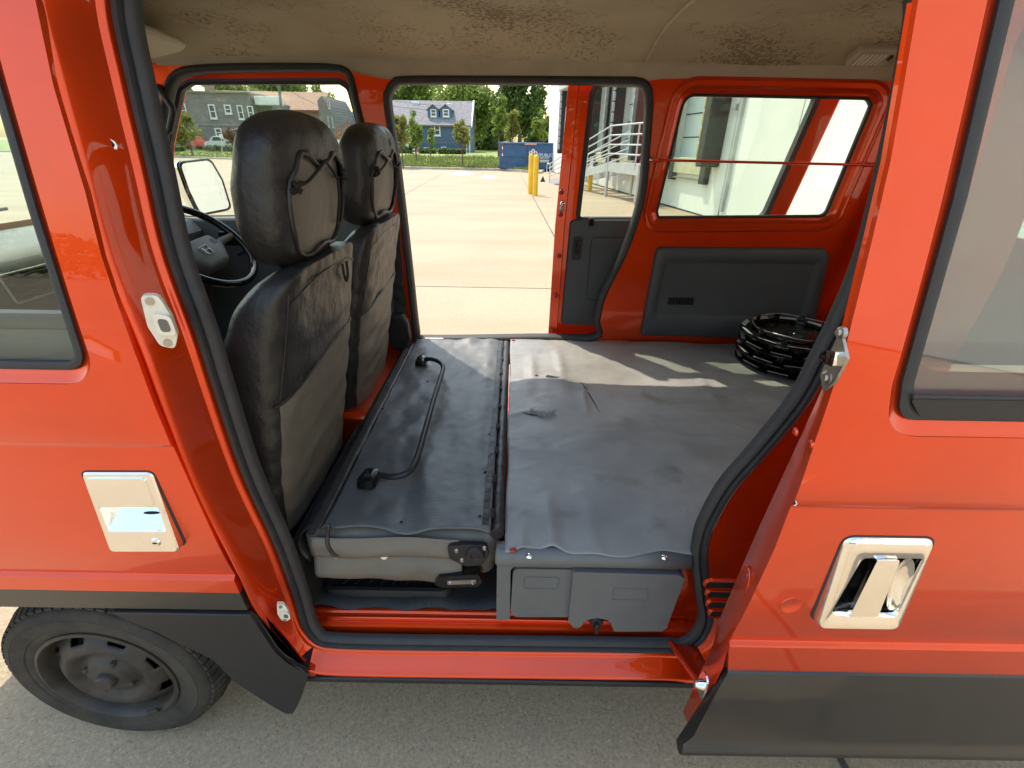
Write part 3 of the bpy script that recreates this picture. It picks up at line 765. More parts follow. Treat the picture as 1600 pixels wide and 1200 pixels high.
# folded inner edge with hardware
e0 = [Vector((p.x + .002, YO + .002, p.y)) for p in s_out]; e1 = [Vector((p.x - .004, YO - .03, p.y)) for p in s_out]; e2 = [Vector((p.x + .035, YO - .032, p.y)) for p in s_out]; e3 = [Vector((p.x + .042, YO - .0, p.y)) for p in s_out]
loft("edge_flange", [e0, e1, e2, e3], 'paint', FS, closed=False, smooth=40)
for (px, py, m_) in [(879, 318, 'chrome'), (878, 326, 'metal'), (877, 300, 'redclip'), (876, 335, 'redclip'), (874, 400, 'redclip'), (869, 462, 'redclip'), (864, 516, 'redclip')]:
    c = PY(px, py, YO - .036); lathe("edge_bolt", [(0, .008), (.006, .007), (.010, .003), (.011, 0)], c, (0, -1, 0), m_, FS, 12)
dt = fillet(xz([(891, 343), (1010, 343), (985, 440), (930, 509), (876, 507)], YO - .012), [.025, .02, .05, .03, .02], 5)
dt = [Vector(p) for p in dt]
tp_ = loft("door_trim", [fl_(dt, YO + .004), fl_(offset2(dt, -.001), YO - .010), fl_(offset2(dt, -.004), YO - .0155), fl_(offset2(dt, -.006), YO - .016)], 'grey_trim', FS, cap1=True, smooth=50)
c = PY(902, 388, YO - .022)
ph = prism("inner_handle", [Vector((c.x + a, YO - .017, c.z + b)) for a, b in fillet([(-.022, -.05), (.018, -.05), (.022, .05), (-.018, .05)], .012, 4)], (0, -.010, 0), 'black_plastic', tp_, .004)
box("handle_lever", (c.x, YO - .032, c.z + .004), (.018, .014, .064), 'blackgloss', ph, .005)
box("window_catch", PY(924, 347, YO - .022), (.022, .018, .034), 'blackgloss', tp_, .004)
pk = fillet(xz([(925, 372), (1000, 372), (975, 470), (917, 468)], YO - .017), [.02, .01, .02, .02], 5)
seal("pocket_line", pk, lambda x, z: YO - .0165, [(0, .002), (.001, -.002), (.003, -.002), (.004, .002)], 'black_plastic', tp_)
# ---------------------------------------------------------------- roof, headliner
def roof(u, v):
    x = -1.44 + u * 3.26; y = .765 + v * 1.35; t = (y - 1.44) / .675
    return Vector((x, y, 1.69 + .175 * (1 - abs(t) ** 3.2) - .03 * max(0, (x - 1.4) / .42) ** 2 - .05 * max(0, (-1.0 - x) / .4) ** 2))
rf = grid("roof", roof, 40, 30, 'paint', VAN); solidify(rf, .015, 1)
for yy, zz_ in ((.772, 1.68), (2.108, 1.68)):
    tube("roof_gutter", [Vector((-1.42, yy, 1.66)), Vector((-1.25, yy, zz_)), Vector((1.78, yy, zz_))], .018, 'paint', VAN)

m, nt, N, L, p, tc = node_mat('stained_headliner')
mp_ = N.new("ShaderNodeMapping"); L.new(tc.outputs["Object"], mp_.inputs[0])
base = N.new("ShaderNodeTexNoise"); base.inputs["Scale"].default_value = 2.2; base.inputs["Detail"].default_value = 5
L.new(mp_.outputs[0], base.inputs["Vector"])
br_ = ramp(N, [(0.35, (0.355, 0.295, 0.20)), (0.65, (0.445, 0.38, 0.27))]); L.new(base.outputs["Fac"], br_.inputs[0])
# peeled flecks: fine noise, let through where a broad mask is high and more towards the rear
fle = N.new("ShaderNodeTexNoise"); fle.inputs["Scale"].default_value = 75; fle.inputs["Detail"].default_value = 6; fle.inputs["Roughness"].default_value = .7
msk = N.new("ShaderNodeTexNoise"); msk.inputs["Scale"].default_value = 2.6; msk.inputs["Detail"].default_value = 4
L.new(mp_.outputs[0], fle.inputs["Vector"]); L.new(mp_.outputs[0], msk.inputs["Vector"])
sx = N.new("ShaderNodeSeparateXYZ"); L.new(tc.outputs["Object"], sx.inputs[0])
gx = N.new("ShaderNodeMapRange"); gx.inputs["From Min"].default_value = -1.0; gx.inputs["From Max"].default_value = 1.0
gx.inputs["To Min"].default_value = -0.03; gx.inputs["To Max"].default_value = 0.075; L.new(sx.outputs["X"], gx.inputs["Value"])
gy = N.new("ShaderNodeMapRange"); gy.inputs["From Min"].default_value = 1.5; gy.inputs["From Max"].default_value = 1.95
gy.inputs["To Min"].default_value = -0.02; gy.inputs["To Max"].default_value = 0.06; L.new(sx.outputs["Y"], gy.inputs["Value"])
a1 = N.new("ShaderNodeMath"); a1.operation = 'ADD'; L.new(msk.outputs["Fac"], a1.inputs[0]); L.new(gx.outputs[0], a1.inputs[1])
a2 = N.new("ShaderNodeMath"); a2.operation = 'ADD'; L.new(a1.outputs[0], a2.inputs[0]); L.new(gy.outputs[0], a2.inputs[1])
mm = N.new("ShaderNodeMath"); mm.operation = 'MULTIPLY'; L.new(fle.outputs["Fac"], mm.inputs[0]); L.new(a2.outputs[0], mm.inputs[1])
mr_ = ramp(N, [(0.345, (0, 0, 0)), (0.395, (.75, .75, .75))]); L.new(mm.outputs[0], mr_.inputs[0])
# hairline cracks
vo = N.new("ShaderNodeTexVoronoi"); vo.feature = 'DISTANCE_TO_EDGE'; vo.inputs["Scale"].default_value = 9
wob = N.new("ShaderNodeTexNoise"); wob.inputs["Scale"].default_value = 12; L.new(mp_.outputs[0], wob.inputs["Vector"])
vm = N.new("ShaderNodeMix"); vm.data_type = 'VECTOR'; vm.inputs["Factor"].default_value = .12
L.new(mp_.outputs[0], vm.inputs["A"]); L.new(wob.outputs["Color"], vm.inputs["B"]); L.new(vm.outputs["Result"], vo.inputs["Vector"])
vr = ramp(N, [(0.006, (1, 1, 1)), (0.016, (0, 0, 0))]); L.new(vo.outputs["Distance"], vr.inputs[0])
vk = N.new("ShaderNodeMath"); vk.operation = 'MULTIPLY'; L.new(vr.outputs[0], vk.inputs[0])
mk2 = ramp(N, [(0.48, (0, 0, 0)), (0.6, (.55, .55, .55))]); L.new(a1.outputs[0], mk2.inputs[0]); L.new(mk2.outputs[0], vk.inputs[1])
mx_ = N.new("ShaderNodeMath"); mx_.operation = 'MAXIMUM'; L.new(vk.outputs[0], mx_.inputs[0]); L.new(mr_.outputs[0], mx_.inputs[1])
cm = N.new("ShaderNodeMix"); cm.data_type = 'RGBA'; L.new(mx_.outputs[0], cm.inputs["Factor"]); L.new(br_.outputs[0], cm.inputs["A"]); cm.inputs["B"].default_value = (0.13, 0.088, 0.045, 1)
L.new(cm.outputs["Result"], p.inputs["Base Color"]); p.inputs["Roughness"].default_value = .85
bu = N.new("ShaderNodeBump"); bu.inputs["Strength"].default_value = .35; bu.inputs["Distance"].default_value = .004; bu.invert = True
L.new(mx_.outputs[0], bu.inputs["Height"]); L.new(bu.outputs[0], p.inputs["Normal"])
M['headliner'] = m
def headl(x0, x1):
    def fn(u, v):
        x = x0 + u * (x1 - x0); y = .80 + v * 1.232; t = (y - 1.44) / .60
        z = 1.665 + .085 * (1 - min(1, abs(t)) ** 3.5) + .004 * nz(x, y, 0, 4)
        z -= .03 * max(0, (-.95 - x) / .4) ** 2
        return Vector((x, y, z))
    return fn
HL = grid("headliner", headl(-1.36, .455), 66, 40, 'headliner', VAN)
grid("headliner", headl(.462, 1.78), 50, 40, 'headliner', VAN)
seam = [headl(.4585, .4585)(0, v / 30) + Vector((0, 0, -.004)) for v in range(31)]
tube("headliner_seam", seam, .006, 'beige', HL, 8)
c = headl(.43, .43)(0, .62)
lathe("headliner_clip", [(0, .006), (.008, .005), (.011, .002), (.012, -.002)], c, (0, 0, -1), 'beige', HL, 16)
# rear dome lamp
zl = 1.66
for _ in range(60):
    c = PZ(1366, 82, zl)
    if headl(0, 0)(0, (c.y - .80) / 1.232).z - zl < .004: break
    zl += .002

RL = Matrix.Rotation(radians(-24), 3, 'X'); c = c + Vector((0, 0, -.010))
dl = box("dome_lamp", c + RL @ Vector((0, 0, .006)), (.14, .085, .030), 'beige', VAN, .006, rot=RL)
box("lamp_lens", c + RL @ Vector((-.012, 0, -.010)), (.085, .060, .008), M['beige'], dl, .003, rot=RL)
for k in range(6): box("lens_rib", c + RL @ Vector((-.050 + k * .015, 0, -.0145)), (.002, .054, .002), 'whitepaint', dl, 0, rot=RL)
box("lamp_switch", c + RL @ Vector((.050, -.01, -.012)), (.010, .022, .010), 'black_plastic', dl, .002, rot=RL)
# sun visor
v0 = [PZ(*q, 1.655) for q in [(150, 22), (215, 46), (255, 60), (287, 72), (291, 76), (284, 82), (225, 96), (150, 110)]]
prism("sun_visor", v0, (0, 0, .022), 'beige', VAN, .009)

# ---------------------------------------------------------------- cab: nose, windscreen, dashboard, steering wheel
ns = [[Vector((x, y, z)) for x, z in ((-1.74, .30), (-1.80, .55), (-1.80, .90), (-1.75, 1.10), (-1.72, 1.14))] for y in (.72, .74, 1.0, 1.44, 1.9, 2.14, 2.16)]
for i, k in enumerate(ns):
    for q in k: q.x += (.10, .05, .01, 0, .01, .05, .10)[i]
loft("nose_panel", ns, 'paint', VAN, closed=False, smooth=60)
wsc = [[Vector((-1.72 + t * .36 + .05 * abs((y - 1.44) / .7) ** 3, y, 1.14 + t * .53)) for t in (0, .25, .5, .75, 1)] for y in (.80, 1.0, 1.2, 1.44, 1.7, 1.9, 2.08)]
loft("windscreen", wsc, 'glass', VAN, closed=False, smooth=80)
for yy in (.775, 2.105):
    tube("windscreen_pillar", [Vector((-1.69, yy, 1.08)), Vector((-1.53, yy, 1.36)), Vector((-1.36, yy + (.02 if yy < 1 else -.02), 1.68))], .028, 'paint', VAN, 10)
tube("header_rail", [Vector((-1.38, .78, 1.675)), Vector((-1.38, 2.10, 1.675))], .03, 'beige', VAN, 10)
dp = [(-1.72, 1.12), (-1.60, 1.125), (-1.44, 1.12), (-1.35, 1.10), (-1.315, 1.06), (-1.325, 1.02), (-1.29, .99), (-1.30, .94), (-1.34, .82), (-1.38, .66), (-1.42, .50), (-1.45, .34)]
DB = loft("dashboard", [[Vector((x, y, z)) for x, z in dp] for y in (.79, .81, 1.2, 1.44, 1.7, 2.05, 2.066)], 'dash', VAN, closed=False, smooth=35)
# raised shoulder with a vent on the passenger side
vc = PX(42, 448, -1.275)
sh = prism("vent_surround", [Vector((vc.x + x, y_, z)) for x, y_, z in [(-.13, .80, vc.z - .12), (.0, .80, vc.z - .10), (.02, .80, vc.z - .02), (.006, .80, vc.z + .060), (-.03, .80, vc.z + .085), (-.13, .80, vc.z + .09)]], (0, .60, 0), 'dash', DB, .015)
fr0 = vc + Vector((.026, 0, .010))
def vp(a, b, d=0): return fr0 + Vector((-.22 * b + d, a, b))
vo_ = fillet([(-.075, -.032), (.075, -.032), (.085, .036), (-.075, .036)], .006, 3)
prism("vent_frame", [vp(a, b, -.004) for a, b in vo_], (.006, 0, 0), 'dark', DB)
for k in range(5):
    b = -.022 + k * .0125
    box("vent_blade", vp(0, b, .004), (.006, .145, .002), 'black_plastic', DB, .001, rot=Matrix.Rotation(radians(20), 3, 'Y'))
seal_pts = [vp(a, b, .002) for a, b in vo_]
tube("vent_rim", seal_pts, .0032, 'silver', DB, 6, closed=True)
# wiper at the base of the windscreen
tube("wiper_arm", [Vector((-1.75, .95, 1.16)), Vector((-1.75, 1.3, 1.165)), Vector((-1.735, 1.7, 1.18))], .006, 'black_plastic', VAN, 6)
# cluster hood and steering wheel
box("cluster_hood", (-1.40, 1.78, 1.13), (.18, .34, .06), 'dash', DB, .02)
wc = PY(315, 383, 1.76)
nrm = Vector((.68, -.10, .73)).normalized(); uu = Vector((0, 1, 0)); uu = (uu - nrm * uu.dot(nrm)).normalized(); ww = nrm.cross(uu)
SR = .185
SW = tube("steering_wheel", [wc + (uu * cos(t) + ww * sin(t)) * SR for t in [i * 2 * pi / 48 for i in range(48)]], .0135, 'blackgloss', VAN, 12, closed=True)
hubp = fillet([(-.115, -.02), (-.06, -.085), (.06, -.085), (.115, -.02), (.095, .035), (-.095, .035)], .02, 4)
S0 = wc - nrm * .03
hub_ = loft("hub_pad", [[S0 + uu * a * s + ww * b * s + nrm * d for a, b in hubp] for s, d in ((1, -.02), (1.0, .008), (.94, .020), (.80, .026))], 'dash', SW, cap1=True, smooth=50)
for sgn in (-1, 1):
    tube("spoke", [S0 + uu * sgn * .09 + ww * -.01, S0 + uu * sgn * .14 + nrm * .012 + ww * -.005, wc + uu * sgn * SR * .98 + ww * -.01], [.016, .015, .011], 'dash', SW, 8)
    box("horn_button", S0 + uu * sgn * .075 + nrm * .024 + ww * .0, (.03, .024, .006), 'grey_trim', SW, .003, rot=Matrix((uu, ww, nrm)).transposed())
EM = Matrix((uu * -1, ww * -1, nrm)).transposed() if False else Matrix((uu, ww, nrm)).transposed()
ec = S0 + nrm * .029 + ww * -.022
em = fillet([(-.022, -.018), (.022, -.018), (.026, .018), (-.026, .018)], .006, 4)
tube("wheel_emblem", [ec + uu * a + ww * b for a, b in em], .0018, 'silver', SW, 6, closed=True)
for a0_, b0_, a1_, b1_ in ((-.013, -.014, -.016, .014), (.013, -.014, .016, .014), (-.014, 0, .014, 0)):
    tube("emblem_bar", [ec + uu * a0_ + ww * b0_, ec + uu * a1_ + ww * b1_], .0028, 'silver', SW, 6)
cyl("steering_column", S0 - nrm * .02, S0 - nrm * .30, .035, 'black_plastic', SW, 16, .05)
tube("column_stalk", [S0 - nrm * .05 + uu * -.03, S0 - nrm * .045 + uu * -.16 + ww * .02], .007, 'black_plastic', SW, 8)

# ---------------------------------------------------------------- floors
box("cab_floor", (-1.12, 1.545, .275), (1.14, 1.06, .04), 'black_plastic', VAN)
box("well_floor", (-.02 - .18, 1.45, .272), (.62, 1.25, .036), 'paint', VAN)
box("cargo_floor", (.915, 1.447, .535), (1.85, 1.275, .026), 'paint', VAN, .004)
box("cargo_side", (.46, .845, .42), (.12, .02, .25), 'paint', VAN, .004)
box("cargo_front", (.0, 1.47, .40), (.012, 1.2, .26), 'paint', VAN)
box("engine_cover", (-.62, 1.76, .45), (.26, .62, .17), 'paint', VAN, .02)
box("far_sill_edge", (.06, 2.10, .573), (.98, .04, .020), 'metal', VAN, .003)
# grey plastic cover on the face of the cargo floor
gl = []
for x in (-.030, -.026, .1, .2, .3, .42):
    gl.append([Vector((x, y + (.004 if x < -.028 else 0), z)) for y, z in ((.830, .561), (.808, .562), (.797, .558), (.791, .549), (.790, .535), (.793, .530), (.812, .528))])
gc = loft("step_cover", gl, 'cover_grey', VAN, closed=False, smooth=60); solidify(gc, .004, 1)
fr_ = prism("cover_frame", [Vector((x, .802, z)) for x, z in fillet([(-.028, .532), (.40, .532), (.40, .512), (.01, .512), (.004, .50), (.004, .325), (-.030, .322)], [.004, .004, .004, .012, .004, .004, .004], 4)], (0, .02, 0), 'cover_grey', gc, .004)
lft = fillet([(.010, .508), (.158, .508), (.150, .36), (.150, .342), (.022, .338), (.006, .352)], [.02, .004, .004, .004, .012, .014], 5)
ld = prism("cover_lid", [Vector((x, .800, z)) for x, z in lft], (0, .03, 0), 'cover_grey', gc, .008, seg=3)
rgt = [Vector(p) for p in [(.150, .515), (.395, .512), (.412, .50), (.398, .325), (.388, .312), (.268, .308), (.262, .326)]]
rgt += [Vector((.222 + .038 * cos(t), .328 + .030 * sin(t))) for t in [k * pi / 8 for k in range(9)]]
rgt += [Vector((.180, .322)), Vector((.172, .318)), Vector((.163, .322)), Vector((.150, .345))]
prism("cover_lid", [Vector((p.x, .786, p.y)) for p in rgt], (0, .04, 0), 'cover_grey', gc, .012, seg=3)
for (cx_, cz_, w_, h_, y_) in ((.078, .463, .040, .018, .799), (.290, .445, .040, .018, .785)):
    lp = fillet([(cx_ - w_, cz_ - h_), (cx_ + w_, cz_ - h_), (cx_ + w_, cz_ + h_), (cx_ - w_, cz_ + h_)], .004, 3)
    seal("moulded_frame", lp, lambda x, z: y_, [(0, .002), (.0005, -.001), (.0018, -.001), (.0024, .002)], 'cover_grey', gc)
kn = lathe("cover_latch", [(0, .012), (.014, .012), (.017, .008), (.018, 0)], Vector((.222, .80, .334)), (0, -1, 0), 'black_plastic', gc, 20)
box("latch_tab", (.222, .784, .322), (.010, .012, .034), 'black_plastic', kn, .003)
for px, py in ((827, 868), (1038, 870)):
    c = PZ(px, py, .5625); lathe("cover_screw", [(0, .004), (.004, .0035), (.0075, .001), (.0085, -.001)], c, (0, 0, 1), 'chrome', gc, 14)
# ribbed footwell mat and its moulded tray
m, nt, N, L, p, tc = node_mat('ribbed_black_rubber')
wv = N.new("ShaderNodeTexWave"); wv.inputs["Scale"].default_value = 70; wv.bands_direction = 'X'; wv.wave_profile = 'SIN'
L.new(tc.outputs["Object"], wv.inputs["Vector"]); p.inputs["Base Color"].default_value = (.022, .023, .024, 1); p.inputs["Roughness"].default_value = .6
b = N.new("ShaderNodeBump"); b.inputs["Strength"].default_value = .5; b.inputs["Distance"].default_value = .002; L.new(wv.outputs["Fac"], b.inputs["Height"]); L.new(b.outputs[0], p.inputs["Normal"])
M['ribbed'] = m
def fm(u, v):
    x = -.535 + u * .515; y = .842 + .006 * sin(u * 21) * (1 - v) + v * .5
    return Vector((x, y, .310 + .003 * nz(x, y, 0, 12) + .004 * (1 - v) * sin(u * 13)))
fmo = grid("footwell_mat", fm, 40, 12, 'ribbed', VAN); solidify(fmo, .004)
tr_ = fillet([(-.50, .875), (-.17, .875), (-.15, .90), (-.15, 1.15), (-.52, 1.15)], .03, 5)
tb = loft("footwell_tray", [[Vector((p[0], p[1], z)) for p in lp] for lp, z in ((tr_, .310), (offset2(tr_, -.006), .328), (offset2(tr_, -.016), .330), (offset2(tr_, -.024), .316))], 'black_plastic', VAN, cap1=True, smooth=50)
for k in range(9):
    x = -.455 + k * .034; tube("tray_rib", [Vector((x, .905, .320)), Vector((x + .045, .99, .320))], .0035, 'black_plastic', tb, 6)

# ---------------------------------------------------------------- seats
def superloft(name, secs, m, parent, n=40, e=3.0, wr=0.0, seed=0, smooth=70, matfun=None, mats=None):
    """secs: (center, half x, half y, lean) stacked in z"""
    v = []; f = []
    for (c, hx, hy_) in secs:
        for k in range(n):
            t = 2 * pi * k / n
            sx_ = (1 if cos(t) >= 0 else -1) * abs(cos(t)) ** (2 / e); sy_ = (1 if sin(t) >= 0 else -1) * abs(sin(t)) ** (2 / e)
            q = Vector((c[0] + hx * sx_, c[1] + hy_ * sy_, c[2]))
            if wr:
                q += Vector((nz(q.x + seed, q.y, q.z * 1.6, 14), .3 * nz(q.x, q.y + seed, q.z, 12), 0)) * wr
            v.append(q)
    ns_ = len(secs)
    for i in range(ns_ - 1):
        for k in range(n):
            f.append((i * n + k, i * n + (k + 1) % n, (i + 1) * n + (k + 1) % n, (i + 1) * n + k))
    f.append(tuple(range(n))[::-1]); f.append(tuple((ns_ - 1) * n + k for k in range(n)))
    o = from_py(name, v, f, mats or m, parent, smooth)
    if matfun:
        for pl_ in o.data.polygons: pl_.material_index = matfun(pl_.center, pl_.index)
    return o
def seat(yc, hw, name_lab, xo=0.0, far=False):
    # back: leaning rearwards, rear face towards +x
    def back_c(z): return -.635 + xo + (z - .60) * .19
    secs = []
    zt = 1.175
    prof = [(.50, .90, .070), (.56, .93, .082), (.66, .97, .090), (.78, 1.0, .093), (.90, 1.0, .090), (1.0, .985, .080), (1.06, .965, .070), (1.105, .93, .060), (1.135, .88, .048), (1.155, .79, .035), (1.165, .62, .022)]
    P2 = crom([(a, b_, c_) for a, b_, c_ in prof], 14)
    for q in P2:
        secs.append(((back_c(q.x) + .098 - q.z, yc, q.x), q.z, hw * q.y))
    def seamz(y): 
        t = (y - (yc - hw)) / (2 * hw); return .885 + .045 * t + .018 * sin(t * 3.1)
    def mf(c, k): return 1 if (c.z < seamz(c.y) and cos(2 * pi * ((k % 96) + .5) / 96) > .60) else 0
    S = superloft("front_seat", secs, None, VAN, 96, 4.2, .0065, yc, matfun=mf, mats=['vinyl', 'taupe'])
    # seams
    def face(y, z, out=.0):
        # rear face x by section
        b_ = 0
        for i in range(len(P2) - 1):
            if P2[i].x <= z <= P2[i + 1].x:
                t = (z - P2[i].x) / (P2[i + 1].x - P2[i].x); tk = P2[i].z * (1 - t) + P2[i + 1].z * t; w_ = hw * (P2[i].y * (1 - t) + P2[i + 1].y * t); break
        else: tk, w_ = P2[0].z, hw * P2[0].y
        s_ = min(.999, abs(y - yc) / w_)
        return Vector((back_c(z) + .098 - tk + tk * (1 - s_ ** 4.2) ** (1 / 4.2) + out, y, z))
    pts = [face(yc - hw * .94 + hw * 1.88 * t, seamz(yc - hw * .94 + hw * 1.88 * t), .0005) for t in [i / 20 for i in range(21)]]
    tube("cover_seam", pts, .0036, 'vinyl', S, 6)
    pts = [face(yc - hw * (.80 + .10 * (1 - t)), .90 + .23 * t, .001) for t in [i / 12 for i in range(13)]]
    tube("cover_seam", pts, .002, 'vinyl', S, 6)
    pts = [face(yc + hw * (-.80 + 1.6 * t), 1.135 - .03 * abs(2 * t - 1) ** 3, .001) for t in [i / 16 for i in range(17)]]
    tube("cover_seam", pts, .002, 'vinyl', S, 6)
    # small loop at the top edge
    y_ = yc + hw * .35
    lp = [face(y_ - .016, 1.125, .004), face(y_ - .014, 1.095, .010), face(y_, 1.078, .012), face(y_ + .014, 1.095, .010), face(y_ + .016, 1.125, .004)]
    if not far: tube("cover_loop", crom(lp, 4), .0035, 'cordm', S, 8)
    # cushion
    cs = [((-.82 + xo, yc, z), .25 * k, hw * k2) for z, k, k2 in ((.50, .96, .96), (.53, 1, 1), (.60, 1.02, 1.0), (.645, .98, .97), (.665, .90, .88))]
    superloft("seat_cushion", cs, 'vinyl', S, 40, 5, .004, yc + 3)
    box("seat_base", (-.80 + xo, yc, .40), (.42, hw * 1.7, .22), 'black_plastic', S, .01)
    # headrest
    hz0, hz1 = 1.155, 1.452
    hx = -.487 + xo; hh = .188
    hp = [(0, .40, .020), (.035, .62, .036), (.12, .86, .051), (.32, 1.0, .060), (.54, 1.0, .060), (.72, .975, .057), (.84, .90, .051), (.925, .76, .041), (.975, .54, .027), (1.0, .24, .010)]
    H2 = crom(hp, 4); hsec = []
    for q in H2:
        z = hz0 + q.x * (hz1 - hz0); hsec.append(((hx + (z - 1.3) * .12, yc, z), q.z, hh * q.y))
    HR = superloft("headrest", hsec, 'taupe', S, 72, 2.9, .002, yc)
    # cover: the same shell a little larger, open over an oval on the rear face
    csec = [((c_[0], c_[1], c_[2]), a + .005, b_ + .005) for c_, a, b_ in hsec]
    CV = superloft("headrest_cover", csec, 'vinyl', S, 144, 2.9, .0065, yc + 1)
    bm = bmesh.new(); bm.from_mesh(CV.data)
    kill = []
    zc_ = hz0 + .43 * (hz1 - hz0)
    def inside(c_, k=1.0):
        if c_.x < hx: return False
        a = (c_.y - yc + .008) / (hh * .80 * k); b_ = (c_.z - zc_) / (.100 * k)
        if b_ > 0: b_ *= 1.06 + .34 * max(0, 1 - abs(a + .05) / .6)
        return abs(a) ** 2.6 + abs(b_ * (1 + .12 * sin(a * 5 + yc))) ** 2.6 < 1 + .07 * nz(a * 2, b_ * 2, yc)
    for f_ in bm.faces:
        if inside(f_.calc_center_median()): kill.append(f_)
    bmesh.ops.delete(bm, geom=kill, context='FACES')
    # gather the rim: pull boundary verts out into a rolled hem
    be = [e_ for e_ in bm.edges if e_.is_boundary and all(v_.co.x > hx for v_ in e_.verts)]
    bm.to_mesh(CV.data); rimv = [v_.co.copy() for v_ in {v_ for e_ in be for v_ in e_.verts}]; bm.free()
    solidify(CV, .003, 1)
    ordered = sorted(rimv, key=lambda q: atan2(q.z - zc_, q.y - yc))
    hem = [q + Vector((.003 + .003 * nz(i * .7, yc), 0, 0)) for i, q in enumerate(ordered)][::2]
    k_ = len(hem); hem = [(hem[i - 1] + hem[i] * 2 + hem[(i + 1) % k_]) / 4 for i in range(k_)]
    tube("gathered_hem", hem, [.0055 + .0025 * nz(i * .9, yc, 5) for i in range(k_)], 'vinyl', S, 8, closed=True)
    # drawcords
    def hf(a, b_, o=.010):
        z = hz0 + b_ * (hz1 - hz0); y = yc + a * hh
        # rear surface there
        best = min(H2, key=lambda q: abs(q.x - b_)); s_ = min(.98, abs(a) / best.y)
        return Vector((hx + (z - 1.3) * .12 + best.z * (1 - s_ ** 2.9) ** (1 / 2.9) + o, y, z))
    def cord(pts_, nm="drawcord", r=.0026):
        tube(nm, crom([hf(*q) for q in pts_], 5), r, 'cordm', S, 6)
    cord([(.0, .70), (-.25, .64), (-.52, .58), (-.76, .56)], r=.0034)
    cord([(.0, .70), (.2, .64), (.38, .58), (.62, .57)], r=.0034)
    cord([(.38, .58, .012), (.40, .4, .012), (.42, .22, .010)], r=.003)
    cord([(.58, .57, .012), (.60, .42, .012), (.62, .24, .008)], r=.003)
    cord([(.42, .22, .010), (.52, .225, .010), (.62, .24, .008)], r=.003)
    for (a, b_) in ((-.74, .565), (.60, .585)):
        c_ = hf(a, b_, .012); rnd = random.Random(int(yc * 10) + int(a * 10))
        for k in range(4):
            d = [c_ + Vector((rnd.uniform(-.004, .010), rnd.uniform(-.02, .02), rnd.uniform(-.018, .012))) for _ in range(3)]
            tube("cord_knot", crom([c_, *d], 4), .0035, 'cordm', S, 6)
    # folds radiating on the cap
    for k in range(5):
        a = -.3 + k * .2
        tube("cover_pleat", crom([hf(.02 + (a * .2), .755, .004), hf(a * .8, .84, .004), hf(a * 1.5, .93, .003)], 4), [.0015, .002, .002, .0025, .0025, .002, .002, .001, .0005], 'vinyl', S, 6)
    return S
seat(1.125, .262, "near")
seat(1.715, .25, "far", .0, True)

# ---------------------------------------------------------------- seat belt on the far B-pillar
sb = prism("belt_reel_cover", [PY(*q, 2.06) for q in [(612, 488), (632, 486), (640, 500), (645, 530), (636, 543), (616, 540), (607, 522)]], (0, -.05, 0), 'black_plastic', VAN, .012)
st = [PY(*q, 2.045) for q in [(612, 360), (624, 356), (634, 490), (616, 492)]]
prism("seat_belt", st, (0, -.003, 0), 'vinyl', VAN)
# ---------------------------------------------------------------- folded rear seat
RS = box("folded_rear_seat", (-.262, 1.42, .515), (.475, 1.16, .11), 'taupe', VAN, .035, seg=5)
box("cushion_underside", (-.25, 1.42, .455), (.43, 1.13, .085), 'taupe', RS, .03, seg=4)
# vinyl border along the front edge, with a stiffening strip
def border(u, v):
    y = .845 + v * 1.15; t = u * pi * .75
    return Vector((-.445 - .065 * sin(t) + .004 * nz(y, 3, 0, 7), y, .520 + .066 * cos(t) + .004 * nz(y, u, 0, 9)))
bo = grid("seat_border", border, 12, 40, 'vinyl', RS); solidify(bo, .004)
a_, b2_ = PZ(478, 838, .590), PZ(632, 545, .594)
prism("edge_strip", [a_, a_ + Vector((.018, 0, 0)), b2_ + Vector((.018, 0, 0)), b2_], (0, 0, .003), 'vinyl', RS, .001)
# rubber mat on its back
m, nt, N, L, p, tc = node_mat('seat_back_rubber')
wv = N.new("ShaderNodeTexWave"); wv.inputs["Scale"].default_value = 60; wv.bands_direction = 'Y'
L.new(tc.outputs["Object"], wv.inputs["Vector"])
n1 = N.new("ShaderNodeTexNoise"); n1.inputs["Scale"].default_value = 5; n1.inputs["Detail"].default_value = 8; n1.inputs["Roughness"].default_value = .7
L.new(tc.outputs["Object"], n1.inputs["Vector"])
r1 = ramp(N, [(.35, (.075, .078, .080)), (.62, (.115, .114, .110)), (.75, (.19, .182, .168))]); L.new(n1.outputs["Fac"], r1.inputs[0]); L.new(r1.outputs[0], p.inputs["Base Color"])
p.inputs["Roughness"].default_value = .42
b = N.new("ShaderNodeBump"); b.inputs["Strength"].default_value = .25; b.inputs["Distance"].default_value = .0015; L.new(wv.outputs["Fac"], b.inputs["Height"]); L.new(b.outputs[0], p.inputs["Normal"])
M['seatmat'] = m
def smz(x, y):
    u = (x + .445) / .40
    z = .584 + .004 * (y - .8) + .009 * nz(x, y * .5, 1, 7) + .005 * nz(x * 1.3, y * .8, 4, 14) + .0015 * nz(x, y, 2, 34)
    z += .016 * exp(-((x + .19 + .25 * (y - .9)) / .05) ** 2) * exp(-((y - .98) / .22) ** 2)
    z += .012 * exp(-((x + .30) / .035) ** 2) * exp(-((y - .86) / .07) ** 2)
    z += .020 * exp(-((x + .20) / .06) ** 2) * exp(-((y - 2.04) / .07) ** 2)
    z += .007 * exp(-((x + .10) / .03) ** 2) * (0.4 + .6 * sstep(.8, 1.5, y)) 
    return z
def sm(u, v):
    x = -.445 + u * .400
    yn = .832 + .012 * sin(u * 8.5 + .6) * sstep(.1, .5, u) + .012 * (1 - u)
    y = yn + v * (2.045 + .008 * sin(u * 9) - yn)
    return Vector((x, y, smz(x, y)))
smo = grid("seat_back_mat", sm, 70, 150, 'seatmat', RS); solidify(smo, .003)
